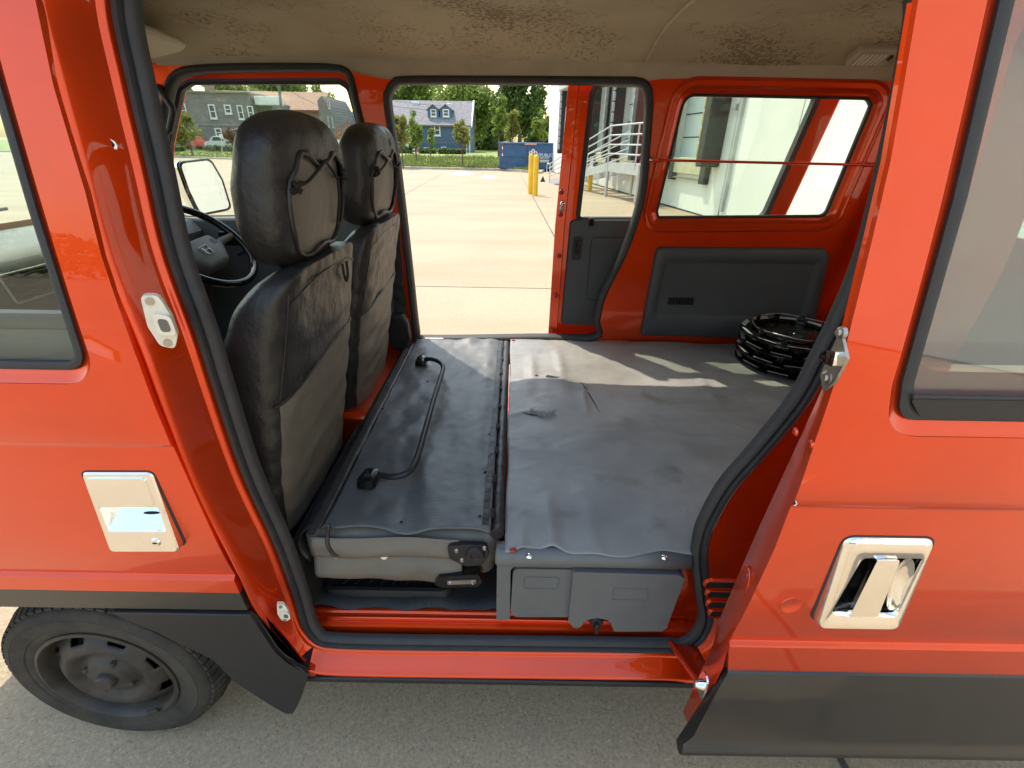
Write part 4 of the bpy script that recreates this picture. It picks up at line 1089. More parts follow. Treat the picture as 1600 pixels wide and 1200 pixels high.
# piping and slots on the rear edge
tube("hinge_edge", [Vector((-.030, .85, .568)), Vector((-.030, 1.4, .570)), Vector((-.031, 2.05, .573))], .017, 'vinyl', RS, 8)
prism("edge_binding", [Vector((-.066, .86, .589)), Vector((-.050, .86, .587)), Vector((-.050, 2.03, .594)), Vector((-.066, 2.03, .596))], (0, 0, .0025), 'vinyl', RS)
for k in range(9):
    y = .90 + k * .135; box("edge_slot", (-.043, y, .588), (.010, .030, .004), 'dark', RS, .001)
for (px, py) in ((627, 815), (598, 637), (668, 594), (765, 676), (750, 806), (758, 735)):
    c = PZ(px, py, .592); lathe("mat_rivet", [(0, .002), (.003, .0018), (.0042, 0)], Vector((c.x, c.y, smz(c.x, c.y) + .001)), (0, 0, 1), 'dark', RS, 10)
# grab bar
def bz(px, py, h): 
    return PZ(px, py, .590 + h)
bar_ = [bz(592, 742, .020), bz(615, 745, .038), bz(637, 738, .045), bz(650, 720, .045), bz(662, 680, .045), bz(676, 630, .045), bz(690, 585, .045), bz(692, 572, .045), bz(684, 564, .043), bz(672, 561, .032), bz(664, 562, .018)]
gb = tube("grab_bar", crom(bar_, 5), .0085, 'black_plastic', RS, 12)
def mount(px, py, w, l, r):
    c = PZ(px, py, .592)
    pts = fillet([(-w, -l), (w, -l), (w * .8, l), (-w * .8, l)], w * .6, 5)
    R_ = Matrix.Rotation(r, 3, 'Z')
    mo_ = loft("bar_mount", [[c + R_ @ Vector((a * s, b_ * s, d)) for a, b_ in pts] for s, d in ((1.08, -.004), (1.05, .004), (.95, .018), (.6, .024))], 'blackgloss', gb, cap1=True, smooth=40)
    lathe("mount_cap", [(0, .004), (.007, .003), (.009, 0)], c + Vector((0, -l * .35, .024)), (0, 0, 1), 'dark', gb, 14)
mount(577, 750, .024, .032, radians(-8)); mount(659, 566, .022, .032, radians(-4))
# near end: fabric fold, button, strap, recliner
c = PY(600, 870, .832)
lathe("fabric_button", [(0, .004), (.006, .0035), (.0085, .001), (.0095, -.002)], c, (0, -1, 0), 'white_plastic', RS, 18)
fd_ = grid("side_flap", lambda u, v: Vector((-.47 + u * .35, .834 - .008 * sin(v * 2.6) + .005 * nz(u * 3, v * 2, 2), .567 - v * .058 - .004 * sin(u * 7))), 40, 10, 'taupe', RS); solidify(fd_, .003)
fd2 = grid("side_flap", lambda u, v: Vector((-.475 + u * .36, .846 - .016 * sin(v * 2.8) + .008 * nz(u * 4, v * 2, 7), .510 - v * .085 - .01 * u * v)), 40, 10, 'taupe', RS); solidify(fd2, .003)
stp = [PZ(506, 822, .598), PZ(513, 820, .602), PY(512, 838, .832), PY(512, 852, .823), PY(522, 866, .822), PY(530, 868, .824)]
tube("seat_strap", crom(stp, 4), .005, 'vinyl', RS, 8)
lathe("strap_anchor", [(0, .006), (.006, .006), (.009, .002), (.010, -.004)], PY(527, 868, .828), (0, -1, 0), 'metal', RS, 12)
c = PY(740, 864, .818)
rp_ = prism("recliner_plate", [c + Vector((a, .0, b_)) for a, b_ in fillet([(-.062, .020), (-.02, .026), (.03, .026), (.036, -.01), (.02, -.04), (-.02, -.045), (-.058, -.02)], .012, 4)], (0, .012, 0), 'black_plastic', RS, .003)
lathe("recliner_hub", [(0, .006), (.010, .006), (.012, .009), (.019, .009), (.022, .005), (.023, 0)], c + Vector((.004, 0, -.002)), (0, -1, 0), 'black_plastic', rp_, 28)
for a, b_ in ((-.040, .006), (-.028, -.024), (.026, .016)):
    lathe("recliner_bolt", [(0, .004), (.004, .004), (.006, 0)], c + Vector((a, 0, b_)), (0, -1, 0), 'metal', rp_, 10)
c = PY(715, 908, .815)
lv = prism("recliner_cover", [c + Vector((a, 0, b_)) for a, b_ in fillet([(-.060, -.012), (-.045, .012), (.01, .020), (.052, .024), (.060, -.004), (.05, -.018), (-.04, -.024)], .008, 4)], (0, .05, 0), 'blackgloss', RS, .007)
prism("cover_insert", [c + Vector((a, -.001, b_)) for a, b_ in fillet([(-.025, .004), (.046, .010), (.044, -.004), (-.025, -.009)], .003, 3)], (0, -.003, 0), 'metal', lv)
for a in (-.018, .038):
    lathe("cover_screw", [(0, .004), (.003, .004), (.0045, 0)], c + Vector((a, -.004, .0)), (0, -1, 0), 'chrome', lv, 10)
# hidden gap filler behind the near seat
box("gap_liner", (-.53, 1.4, .40), (.04, 1.2, .2), 'dark', VAN)

# ---------------------------------------------------------------- loose cargo mat
m, nt, N, L, p, tc = node_mat('grey_vinyl_mat')
n1 = N.new("ShaderNodeTexNoise"); n1.inputs["Scale"].default_value = 3.2; n1.inputs["Detail"].default_value = 7; n1.inputs["Roughness"].default_value = .62
L.new(tc.outputs["Object"], n1.inputs["Vector"])
r1 = ramp(N, [(.30, (.200, .194, .182)), (.55, (.268, .260, .243)), (.72, (.345, .332, .308))]); L.new(n1.outputs["Fac"], r1.inputs[0])
n2 = N.new("ShaderNodeTexNoise"); n2.inputs["Scale"].default_value = 7; n2.inputs["Detail"].default_value = 4
L.new(tc.outputs["Object"], n2.inputs["Vector"])
r2 = ramp(N, [(.60, (1, 1, 1)), (.72, (.70, .68, .64))]); L.new(n2.outputs["Fac"], r2.inputs[0])
mxx = N.new("ShaderNodeMix"); mxx.data_type = 'RGBA'; mxx.blend_type = 'MULTIPLY'; mxx.inputs["Factor"].default_value = 1
L.new(r1.outputs[0], mxx.inputs["A"]); L.new(r2.outputs[0], mxx.inputs["B"])
L.new(mxx.outputs["Result"], p.inputs["Base Color"]); 
rr_ = N.new("ShaderNodeMapRange"); rr_.inputs["To Min"].default_value = .34; rr_.inputs["To Max"].default_value = .56; L.new(n1.outputs["Fac"], rr_.inputs["Value"]); L.new(rr_.outputs[0], p.inputs["Roughness"])
vv = N.new("ShaderNodeTexVoronoi"); vv.inputs["Scale"].default_value = 260; L.new(tc.outputs["Object"], vv.inputs["Vector"])
b = N.new("ShaderNodeBump"); b.inputs["Strength"].default_value = .35; b.inputs["Distance"].default_value = .0012; L.new(vv.outputs["Distance"], b.inputs["Height"]); L.new(b.outputs[0], p.inputs["Normal"])
M['cargomat'] = m
def cmz(x, y):
    z = .5685 + .0165 * (y - .8) / 1.28
    z += .0075 * nz(x * .6, y * 1.5, 0, 5) + .0050 * nz(x * .8, y * 1.2, 9, 11) + .0018 * nz(x, y * 1.6, 3, 28)
    for (a, b_, sa, sb, h_) in ((.10, .86, .022, .09, .014), (.20, .90, .030, .12, .007), (.03, .84, .02, .06, .008), (.13, 1.45, .10, .04, .008), (.30, 1.30, .16, .03, .006), (.55, 1.5, .2, .03, .004), (.26, 1.02, .05, .10, .006), (.36, .88, .03, .10, .004), (.08, 1.78, .02, .12, .010), (.20, 1.82, .02, .14, .009), (.85, 1.85, .05, .06, .008), (.6, 1.2, .2, .03, .005), (.4, 1.62, .14, .025, .005), (.75, 1.68, .02, .16, .005)):
        z += h_ * exp(-((x - a) / sa) ** 2 - ((y - b_) / sb) ** 2)
    # torn flap: lifted piece with an edge along y = 1.72 and a slit along x ~ .27
    if y < 1.668 and x < .275: z += .014 * exp(-((1.668 - y) / .10)) * (1 - sstep(.18, .275, x)) * sstep(-.01, .06, x)
    if x < .283 - .07 * (1.66 - y) and y > 1.36: z += .006 * exp(-(.283 - .07 * (1.66 - y) - x) / .04) * sstep(1.36, 1.5, y) * (1 - sstep(1.62, 1.67, y))
    # fold tear
    if abs(x - .10) < .14: z += .006 * exp(-((y - 1.395 - .02 * sin(x * 20)) / .012) ** 2) * (1 - (abs(x - .10) / .14) ** 2)
    return max(z, .5668 + .014 * (y - .8) / 1.28)
def cmf(u, v):
    xl = -.010 + .006 * nz(v * 6, 2); x = xl + u * (1.74 - xl)
    yn = .797 + .0085 * sin(x * 17 + 1.0) * (1 - sstep(.25, .6, x)) + .004 * sin(x * 41) - .010 * exp(-((x - .0) / .03) ** 2) + .012 * exp(-((x - .105) / .028) ** 2) + .07 * sstep(.425, .46, x)
    y = yn + v * (2.075 + .006 * nz(x * 4, 7) - yn)
    return Vector((x, y, cmz(x, y)))
CM = grid("cargo_mat", cmf, 190, 170, 'cargomat'); solidify(CM, .003)
tag(CM, "worn grey vinyl mat with a tear covering the van's cargo floor", "mat")
fz = bmesh.new(); rnd = random.Random(3)
for k in range(60):
    x = .065 + .085 * rnd.random(); y = 1.402 + .012 * sin((x) * 40) + rnd.uniform(-.006, .006); z = cmz(x, y)
    tube_mesh(fz, [Vector((x, y, z)), Vector((x + rnd.uniform(-.006, .006), y + rnd.uniform(-.004, .004), z + .008)), Vector((x + rnd.uniform(-.010, .010), y + rnd.uniform(-.008, .008), z + rnd.uniform(.004, .014)))], .0013, 4)
o = from_bm("felt_fuzz", fz, 'fuzz', CM, 60); tag(o, kind="stuff")
def strip_on_mat(name, pts, w, m_, h_=.0012):
    P3 = [Vector((x, y, cmz(x, y) + h_)) for x, y in pts]; n = len(P3)
    A = []; 
    for i, q in enumerate(P3):
        t = (P3[min(i + 1, n - 1)] - P3[max(i - 1, 0)]); s_ = Vector((-t.y, t.x, 0)).normalized() * w * (1 - abs(2 * i / (n - 1) - 1) ** 2 * .9)
        A.append([q - s_, q + s_])
    return loft(name, A, m_, CM, closed=False, recalc=False)
strip_on_mat("tear_slit", [(-.005 + .02 * k - .0 , 1.398 + .006 * sin(k)) for k in range(2, 6)], .004, 'dark')
strip_on_mat("cut_slit", [(.262 + .0042 * k, 1.655 - .022 * k) for k in range(12)], .0026, 'dark')
q0 = PZ(855, 592, .585)
strip_on_mat("tear_hole", [(q0.x - .05 + .012 * k, q0.y + .006 * sin(k * .7)) for k in range(9)], .010, 'dark')
for (px, py) in ((802, 857), (802, 533)):
    c = PZ(px, py, .575); lathe("mat_clip", [(0, .004), (.005, .0035), (.0075, .001), (.008, -.001)], Vector((c.x, min(c.y, 2.06), cmz(c.x, min(c.y, 2.06)) + .001)), (0, 0, 1), 'redclip', CM, 14)

# ---------------------------------------------------------------- stack of four wheel covers
HC = Vector((1.165, 1.865, 0)); HZ = max(cmz(HC.x + .18 * cos(t), HC.y + .18 * sin(t)) for t in [k * pi / 8 for k in range(16)]) + .004
def wheel_cover(zb, rot, dx, label):
    e = empty("wheel_cover", (HC.x + dx, HC.y, zb)); tag(e, label, "wheel cover", "four wheel covers stacked on the mat")
    prof_ = [(.196, .0), (.201, .0015), (.2005, .004), (.192, .006), (.182, .007), (.172, .010), (.164, .013)]
    c = Vector((HC.x + dx, HC.y, zb))
    o = lathe("rim_edge", prof_, c, (0, 0, 1), 'blackgloss', e, 72, 40); solidify(o, .002, 0)
    o = lathe("dish", [(.180, .005), (.172, .002), (.150, .003), (.120, .004), (.09, .004), (.05, .003), (0.001, .003)], c, (0, 0, 1), 'blackgloss', e, 60); solidify(o, .002, 0)
    for k in range(10):
        t = rot + 2 * pi * (k + .5) / 10; d = Vector((cos(t), sin(t), 0))
        box("reflection_pad", c + d * .182 + Vector((0, 0, .0095)), (.026, .074, .002), 'reflection_pad', e, .001, rot=Matrix.Rotation(t, 3, 'Z') @ Matrix.Rotation(-.35, 3, 'Y'))  # pale plates stand in for bright reflections between the clips
    w_ = lathe("inner_wall", [(.150, .006), (.149, .020), (.146, .021), (.145, .008)], c, (0, 0, 1), 'blackgloss', e, 60, 30)
    for k in range(10):
        t = rot + 2 * pi * k / 10; d = Vector((cos(t), sin(t), 0)); R_ = Matrix.Rotation(t, 3, 'Z')
        cl = box("retaining_clip", c + d * .158 + Vector((0, 0, .022)), (.008, .026, .034), 'blackgloss', e, .003, rot=R_)
        box("clip_barb", c + d * .165 + Vector((0, 0, .035)), (.012, .020, .007), 'blackgloss', cl, .002, rot=R_)
        box("clip_slot", c + d * .1625 + Vector((0, 0, .020)), (.002, .010, .016), 'dark', cl, 0, rot=R_)
    pts = [c + Vector((.160 * cos(t), .160 * sin(t), .0365 + .0025 * sin(5 * t + rot))) for t in [k * 2 * pi / 60 for k in range(60)]]
    tube("wire_ring", pts, .0022, 'metal', e, 6, closed=True)
    return c
labs = ["bottom black wheel cover of the stack, lying on the grey mat", "second wheel cover from the bottom of the black stack", "third wheel cover up, just under the top one of the stack", "topmost black wheel cover of the stack, its clips and wire ring showing"]
for k in range(4):
    c = wheel_cover(HZ + .040 * k, .3 * k, (.004, -.002, .003, 0)[k], labs[k])
# ================================================================== the yard
def G(px, py, z=GZ): return PZ(px, py, z)
m, nt, N, L, p, tc = node_mat('concrete_yard')
n1 = N.new("ShaderNodeTexNoise"); n1.inputs["Scale"].default_value = .35; n1.inputs["Detail"].default_value = 8; n1.inputs["Roughness"].default_value = .6
n2 = N.new("ShaderNodeTexNoise"); n2.inputs["Scale"].default_value = 120; n2.inputs["Detail"].default_value = 4; n2.inputs["Roughness"].default_value = .8
n3 = N.new("ShaderNodeTexNoise"); n3.inputs["Scale"].default_value = 1.0; n3.inputs["Detail"].default_value = 6
mp_ = N.new("ShaderNodeMapping"); mp_.inputs["Scale"].default_value = (.30, 1.1, 1)
L.new(tc.outputs["Object"], mp_.inputs[0]); L.new(mp_.outputs[0], n3.inputs["Vector"])
for n_ in (n1, n2): L.new(tc.outputs["Object"], n_.inputs["Vector"])
r1 = ramp(N, [(.3, (.335, .260, .170)), (.7, (.385, .305, .205))]); L.new(n1.outputs["Fac"], r1.inputs[0])
r2 = ramp(N, [(.28, (.35, .35, .36)), (.43, (.88, .88, .88)), (.58, (1.06, 1.06, 1.06)), (.72, (1.7, 1.68, 1.62))]); L.new(n2.outputs["Fac"], r2.inputs[0])
r3 = ramp(N, [(.40, (1, 1, 1)), (.75, (.86, .83, .78))]); L.new(n3.outputs["Fac"], r3.inputs[0])
ma = N.new("ShaderNodeMix"); ma.data_type = 'RGBA'; ma.blend_type = 'MULTIPLY'; ma.inputs["Factor"].default_value = 1
mb = N.new("ShaderNodeMix"); mb.data_type = 'RGBA'; mb.blend_type = 'MULTIPLY'; mb.inputs["Factor"].default_value = 1
L.new(r1.outputs[0], ma.inputs["A"]); L.new(r2.outputs[0], ma.inputs["B"]); L.new(ma.outputs["Result"], mb.inputs["A"]); L.new(r3.outputs[0], mb.inputs["B"])
L.new(mb.outputs["Result"], p.inputs["Base Color"]); p.inputs["Roughness"].default_value = .85
b = N.new("ShaderNodeBump"); b.inputs["Strength"].default_value = .5; b.inputs["Distance"].default_value = .004; L.new(n2.outputs["Fac"], b.inputs["Height"]); L.new(b.outputs[0], p.inputs["Normal"])
M['concrete'] = m
ground = from_py("ground", [(-900, -900, GZ), (900, -900, GZ), (900, 900, GZ), (-900, 900, GZ)], [(0, 1, 2, 3)], 'concrete', None, 0)
tag(ground, kind="structure")
M['joint'] = mat('joint_sealant', (.055, .048, .04), .8, var=.4, vscale=6)
def joint(x0, y0, x1, y1, w=.010):
    a = Vector((x0, y0, GZ + .003)); b = Vector((x1, y1, GZ + .003)); d = (b - a).normalized(); s = Vector((-d.y, d.x, 0)) * w
    n = 60; v = []; f = []
    for i in range(n + 1):
        q = a.lerp(b, i / n) + s * .8 * nz(i * .9, x0); k = 1 + .5 * nz(i * 1.3, y0, 4)
        v += [q - s * k, q + s * k]
    for i in range(n): f.append((2 * i, 2 * i + 1, 2 * i + 3, 2 * i + 2))
    o = from_py("joint", v, f, 'joint', ground, 0)
joint(1.27, -14, .30, 29.5)
joint(-40, 5.75, 6, 5.55, .006)
joint(-40, 12.2, 5, 11.9, .006)
joint(-5.0, -14, -7.2, 31); joint(-40, -5.2, 12, -5.4); joint(7.0, -14, 6.4, 8)
g0, g1 = G(630, 305), G(690, 272); joint(g0.x * 1.2 - g1.x * .2, g0.y * 1.2 - g1.y * .2, g1.x, g1.y, .014)
# kerb and the verge beyond
m, nt, N, L, p, tc = node_mat('lawn_soil')
n1 = N.new("ShaderNodeTexNoise"); n1.inputs["Scale"].default_value = .6; n1.inputs["Detail"].default_value = 8; L.new(tc.outputs["Object"], n1.inputs["Vector"])
r1 = ramp(N, [(.35, (.14, .20, .035)), (.55, (.22, .26, .055)), (.75, (.36, .32, .14))]); L.new(n1.outputs["Fac"], r1.inputs[0]); L.new(r1.outputs[0], p.inputs["Base Color"]); p.inputs["Roughness"].default_value = .9
M['lawn'] = m
k_px = [(40, 262), (160, 254), (300, 247), (400, 252), (520, 258), (640, 264), (780, 266)]
K = [G(*q) for q in k_px]
K = [Vector((-160, 95, GZ)), Vector((-70, 62, GZ))] + [Vector((G(x, y).x, G(x, y).y, GZ)) for x, y in [(270, 246), (420, 252), (540, 258), (640, 264), (790, 267)]] + [Vector((1.5, 31.0, GZ)), Vector((2.2, 36, GZ)), Vector((2.0, 60, GZ)), Vector((60, 62, GZ))]
K = sorted(K[:8], key=lambda q: q.x) + K[8:]
n = len(K)
A = []
for i, q in enumerate(K):
    t = (K[min(i + 1, n - 1)] - K[max(i - 1, 0)]).normalized(); s = Vector((-t.y, t.x, 0))
    A.append([q - Vector((0, 0, .05)), q + Vector((0, 0, .13)), q + s * .18 + Vector((0, 0, .14)), q + s * .2 + Vector((0, 0, .0))])
kb = loft("kerb", A, mat('kerb_concrete', (.42, .37, .29), .85, var=.2, vscale=3, bump=.3, bscale=30), None, closed=False, smooth=30); tag(kb, kind="structure")
back = [Vector((q.x * (1.0 if q.y > 50 else 1), max(q.y + 3, 300), 0)) for q in K]
def lawnz(x, y, y0): return GZ + .12 + .35 * sstep(0, 9, y - y0)
rows = []
for i, q in enumerate(K):
    t = (K[min(i + 1, n - 1)] - K[max(i - 1, 0)]).normalized(); s = Vector((-t.y, t.x, 0))
    rows.append([Vector((q.x + s.x * .17 * (d > 0), q.y + d, lawnz(0, q.y + d, q.y))) for d in (.02, 2, 4, 6, 9, 14, 40, 400)])
lw = loft("lawn", rows, 'lawn', None, closed=False, smooth=80); tag(lw, kind="structure")
def kerb_y(x):
    for a, b in zip(K, K[1:]):
        if a.x <= x <= b.x and b.x > a.x: return a.y + (b.y - a.y) * (x - a.x) / (b.x - a.x)
    return 60
def gz_at(x, y): return lawnz(x, y, kerb_y(x)) if y > kerb_y(x) else GZ
# grass blades
gm = mat('grass_blade', (.20, .28, .045), .6, var=.4, vscale=.8, col2=(.38, .38, .10))
rnd = random.Random(11); v = []; f = []
def blade(x, y, h):
    z = gz_at(x, y); a = rnd.random() * pi; w = .02 + .03 * rnd.random(); dx, dy = cos(a) * w, sin(a) * w; k = len(v)
    l = Vector((rnd.uniform(-.4, .4), rnd.uniform(-.4, .4), 0)) * h
    v.extend([(x - dx, y - dy, z - .02), (x + dx, y + dy, z - .02), (x + l.x, y + l.y, z + h)]); f.append((k, k + 1, k + 2))
for _ in range(9000):
    x = rnd.uniform(-9.5, 1.2); y = kerb_y(x) + .25 + 11 * rnd.random() ** 1.8; blade(x, y, rnd.uniform(.08, .30) * (1.2 if nz(x, y, 0, .5) > 0 else .7))
for _ in range(9000):
    x = rnd.uniform(-48, -14); y = kerb_y(x) + .25 + 12 * rnd.random() ** 1.6; blade(x, y, rnd.uniform(.08, .22))
go = from_py("grass", v, f, gm, None, 0); tag(go, "green grass growing on the verge beyond the yard", "grass", kind="stuff")

# ------------------------------------------------------------------ trees
def leafmat(name, c, c2): 
    mm_ = mat(name, c, .55, var=.35, vscale=.9, col2=c2, spec=.3)
    nt_ = mm_.node_tree; pr = nt_.nodes["Principled BSDF"]
    pr.inputs["Subsurface Weight"].default_value = 0
    tl_ = nt_.nodes.new("ShaderNodeBsdfTranslucent"); mx2 = nt_.nodes.new("ShaderNodeMixShader"); mx2.inputs[0].default_value = .35
    src = pr.inputs["Base Color"].links[0].from_socket; nt_.links.new(src, tl_.inputs[0])
    out = nt_.nodes["Material Output"]
    nt_.links.new(pr.outputs[0], mx2.inputs[1]); nt_.links.new(tl_.outputs[0], mx2.inputs[2]); nt_.links.new(mx2.outputs[0], out.inputs[0])
    return mm_
LM = [leafmat('leaf_dark', (.075, .13, .028), (.16, .23, .05)), leafmat('leaf_bright', (.16, .26, .04), (.33, .40, .08)), leafmat('leaf_yellow', (.22, .26, .045), (.38, .36, .09)), leafmat('leaf_red', (.13, .045, .035), (.22, .11, .05))]
bark = mat('bark', (.11, .085, .06), .9, var=.3, vscale=6, bump=.5, bscale=12)
def tree(name, loc, h, rx, rz, zc, kind, nl, ls, label, seed, group, trunk=.10, lobes=14, conic=0.0):
    e = empty(name, loc); tag(e, label, "tree", group); rd = random.Random(seed); L0 = Vector(loc)
    bm = bmesh.new(); top = L0 + Vector((rd.uniform(-.1, .1) * rx, rd.uniform(-.1, .1) * rx, h * .86))
    tk = [L0 + Vector((0, 0, -.15)), L0 + Vector((0, 0, h * .12)), L0.lerp(top, .45) + Vector((rd.uniform(-.06, .06) * rx, 0, 0)), L0.lerp(top, .75), top]
    tube_mesh(bm, crom(tk, 3), [trunk * (1.25 - 1.15 * i / 12) for i in range(13)], 7)
    cl = []
    for i in range(lobes):
        while True:
            a = Vector((rd.uniform(-1, 1), rd.uniform(-1, 1), rd.uniform(-1, 1)))
            if .25 < a.length < 1: break
        k = 1 - conic * (a.z * .5 + .5)
        c = L0 + Vector((a.x * rx * .75 * k, a.y * rx * .75 * k, zc + a.z * rz * .85))
        r = rx * rd.uniform(.26, .46) * (1 - conic * .5 * (a.z * .5 + .5)); cl.append((c, r))
        s = L0.lerp(top, min(.95, max(.25, (c.z - L0.z) / h - .18)))
        tube_mesh(bm, [s, (s + c) / 2 + Vector((0, 0, -.04 * h)), c], [trunk * .42, trunk * .26, trunk * .10], 5)
    from_bm("trunk", bm, bark, e, 60)
    v = []; f = []
    for i in range(nl):
        c, r = cl[rd.randrange(lobes)]
        d = Vector((rd.gauss(0, 1), rd.gauss(0, 1), rd.gauss(0, .85))).normalized() * r * rd.random() ** .38
        q = c + d; s = ls * rd.uniform(.6, 1.5)
        n_ = Vector((rd.gauss(0, 1), rd.gauss(0, 1), rd.gauss(.5, 1))).normalized(); u = n_.orthogonal().normalized(); w = n_.cross(u)
        t = rd.random() * 6.28; u, w = u * cos(t) + w * sin(t), w * cos(t) - u * sin(t)
        k = len(v); v.extend([q - u * s, q + w * s * .55, q + u * s, q - w * s * .55]); f.append((k, k + 1, k + 2, k + 3))
    from_py("crown", v, f, LM[kind], e, 0)
    return e
def base_at(px, y, dz=0):
    d = ray(px, 226); t = y / d.y; x = d.x * t; return Vector((x, y, gz_at(x, y) + dz))
def scale_at(px, y): 
    d = ray(px, 226); return (y / d.y) / F_PX           # metres per photo pixel at that depth
def tree_px(name, px, y, top, wpx, bot, kind, nl, lspx, label, seed, group, trunkpx=1.6, lobes=14, conic=0.0):
    b = base_at(px, y); s = scale_at(px, y)
    zt = PY(px, top, y).z - b.z; zb = PY(px, bot, y).z - b.z
    return tree(name, b, zt, wpx * s, (zt - zb) / 2, (zt + zb) / 2, kind, nl, lspx * s, label, seed, group, trunkpx * s, lobes, conic)
GS, GB = "young trees on the verge", "tall trees behind the houses"
tree_px("verge_tree", 627, 34.5, 172, 17, 232, 2, 2600, 1.8, "young yellow-green tree standing left of the blue house on the verge", 1, GS, 1.2, 26, .2)
tree_px("verge_tree", 649, 40, 168, 16, 235, 1, 1900, 1.9, "young green tree beside the white parked van on the verge", 2, GS, 1.2, 26, .2)
tree_px("verge_tree", 672, 44, 190, 10, 235, 1, 900, 1.7, "small thin green tree before the blue house wall", 3, GS, .9, 10, .3)
tree_px("verge_tree", 722, 35, 183, 17, 232, 2, 1500, 1.8, "sparse young tree on the verge before the corner of the blue house", 4, GS, 1.1, 22, .3)
tree_px("verge_tree", 779, 46, 133, 19, 225, 1, 3000, 2.2, "tall narrow bright green tree just left of the blue dumpster", 5, GS, 1.4, 20, .5)
tree_px("verge_tree", 800, 43, 163, 16, 225, 2, 1600, 2.0, "lighter yellow-green tree behind the blue dumpster", 6, GS, 1.2, 14, .4)
tree_px("verge_tree", 843, 48, 170, 15, 232, 1, 1500, 2.2, "leafy tree between the dumpster and the white warehouse", 7, GS, 1.2, 14, .2)
tree_px("backdrop_tree", 640, 98, 104, 60, 178, 1, 6500, 2.6, "broad bright tree rising over the roof of the blue house", 8, GB, 2.4, 26)
tree_px("backdrop_tree", 607, 90, 118, 18, 170, 0, 1500, 2.4, "dark tree over the left end of the blue house roof", 9, GB, 2.0, 12)
tree_px("backdrop_tree", 728, 92, 96, 52, 222, 1, 7500, 2.7, "large dark tree right behind the blue house gable", 10, GB, 4.0, 26)
tree_px("backdrop_tree", 812, 88, 84, 50, 215, 0, 7500, 2.8, "large spreading dark tree left of the white warehouse", 12, GB, 3.4, 24)
tree_px("backdrop_tree", 768, 102, 140, 44, 245, 0, 5000, 2.8, "low dark tree filling the gap behind the dumpster", 13, GB, 3, 20)
tree_px("backdrop_tree", 845, 99, 150, 30, 245, 0, 2400, 2.7, "low dark tree next to the warehouse corner", 14, GB, 3, 18)
tree_px("backdrop_tree", 455, 92, 110, 50, 168, 1, 5200, 2.4, "wide leafy tree over the brown roof", 15, GB, 2, 22)
tree_px("backdrop_tree", 385, 95, 114, 44, 162, 1, 3800, 2.3, "leafy tree over the flat roof of the grey brick building", 16, GB, 2, 20)
tree_px("backdrop_tree", 515, 90, 132, 22, 185, 1, 1600, 2.2, "tree beside the gable of the brown roofed house", 17, GB, 1.8, 12)
tree_px("backdrop_tree", 303, 92, 128, 22, 170, 1, 1400, 2.2, "leafy tree over the left end of the grey brick building", 18, GB, 1.8, 12)
tree_px("street_tree", 297, 50, 177, 28, 226, 2, 2600, 1.9, "bright green tree on the grass before the grey brick building", 19, GS, 1.3, 18, .2)
tree_px("street_tree", 366, 52, 196, 19, 232, 3, 900, 1.8, "sparse reddish tree before the grey brick building", 20, GS, 1.0, 10, .2)
tree_px("street_tree", 388, 54, 203, 14, 236, 2, 700, 1.8, "small yellowish tree before the grey brick building", 21, GS, 1.0, 10, .2)
tree_px("street_tree", 549, 62, 200, 12, 240, 1, 900, 1.8, "small tree beside the orange wooden stairs", 22, GS, 1.0, 10, .2)
tree_px("street_tree", 640, 58, 215, 9, 244, 0, 400, 1.8, "low green bush left of the blue house", 23, GS, 1.0, 8)
# shrubs and hedges
def hedge(px0, px1, y, top, bot, label, seed):
    a, b = base_at(px0, y), base_at(px1, y); s = scale_at(px0, y); h = max(.6, PY((px0 + px1) / 2, top, y).z - a.z)
    rd = random.Random(seed); v = []; f = []
    w = (b.x - a.x)
    for i in range(int(420 * max(1, w / 4))):
        q = Vector((a.x + w * rd.random(), y + rd.uniform(-.5, .5), a.z + h * rd.random() ** .7 * (.85 + .15 * sin(i)))); s_ = .14 * rd.uniform(.6, 1.4)
        n_ = Vector((rd.gauss(0, 1), rd.gauss(-.6, 1), rd.gauss(.5, 1))).normalized(); u = n_.orthogonal().normalized(); w2 = n_.cross(u); k = len(v)
        v.extend([q - u * s_, q + w2 * s_ * .6, q + u * s_, q - w2 * s_ * .6]); f.append((k, k + 1, k + 2, k + 3))
    o = from_py("hedge", v, f, LM[0], None, 0); tag(o, label, "hedge", "clipped hedges along the street")
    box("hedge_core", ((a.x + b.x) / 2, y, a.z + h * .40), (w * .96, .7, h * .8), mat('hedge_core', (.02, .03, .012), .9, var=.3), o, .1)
hedge(623, 637, 60, 243, 252, "short hedge in front of the white van", 1)
hedge(655, 681, 60, 240, 252, "hedge in front of the blue house's middle", 2)
hedge(684, 728, 60, 240, 252, "long hedge by the right half of the blue house", 3)
hedge(320, 372, 56, 236, 246, "low hedge before the grey brick building and silver car", 4)
hedge(268, 284, 56, 234, 246, "short dark hedge left of the bright street tree", 5)

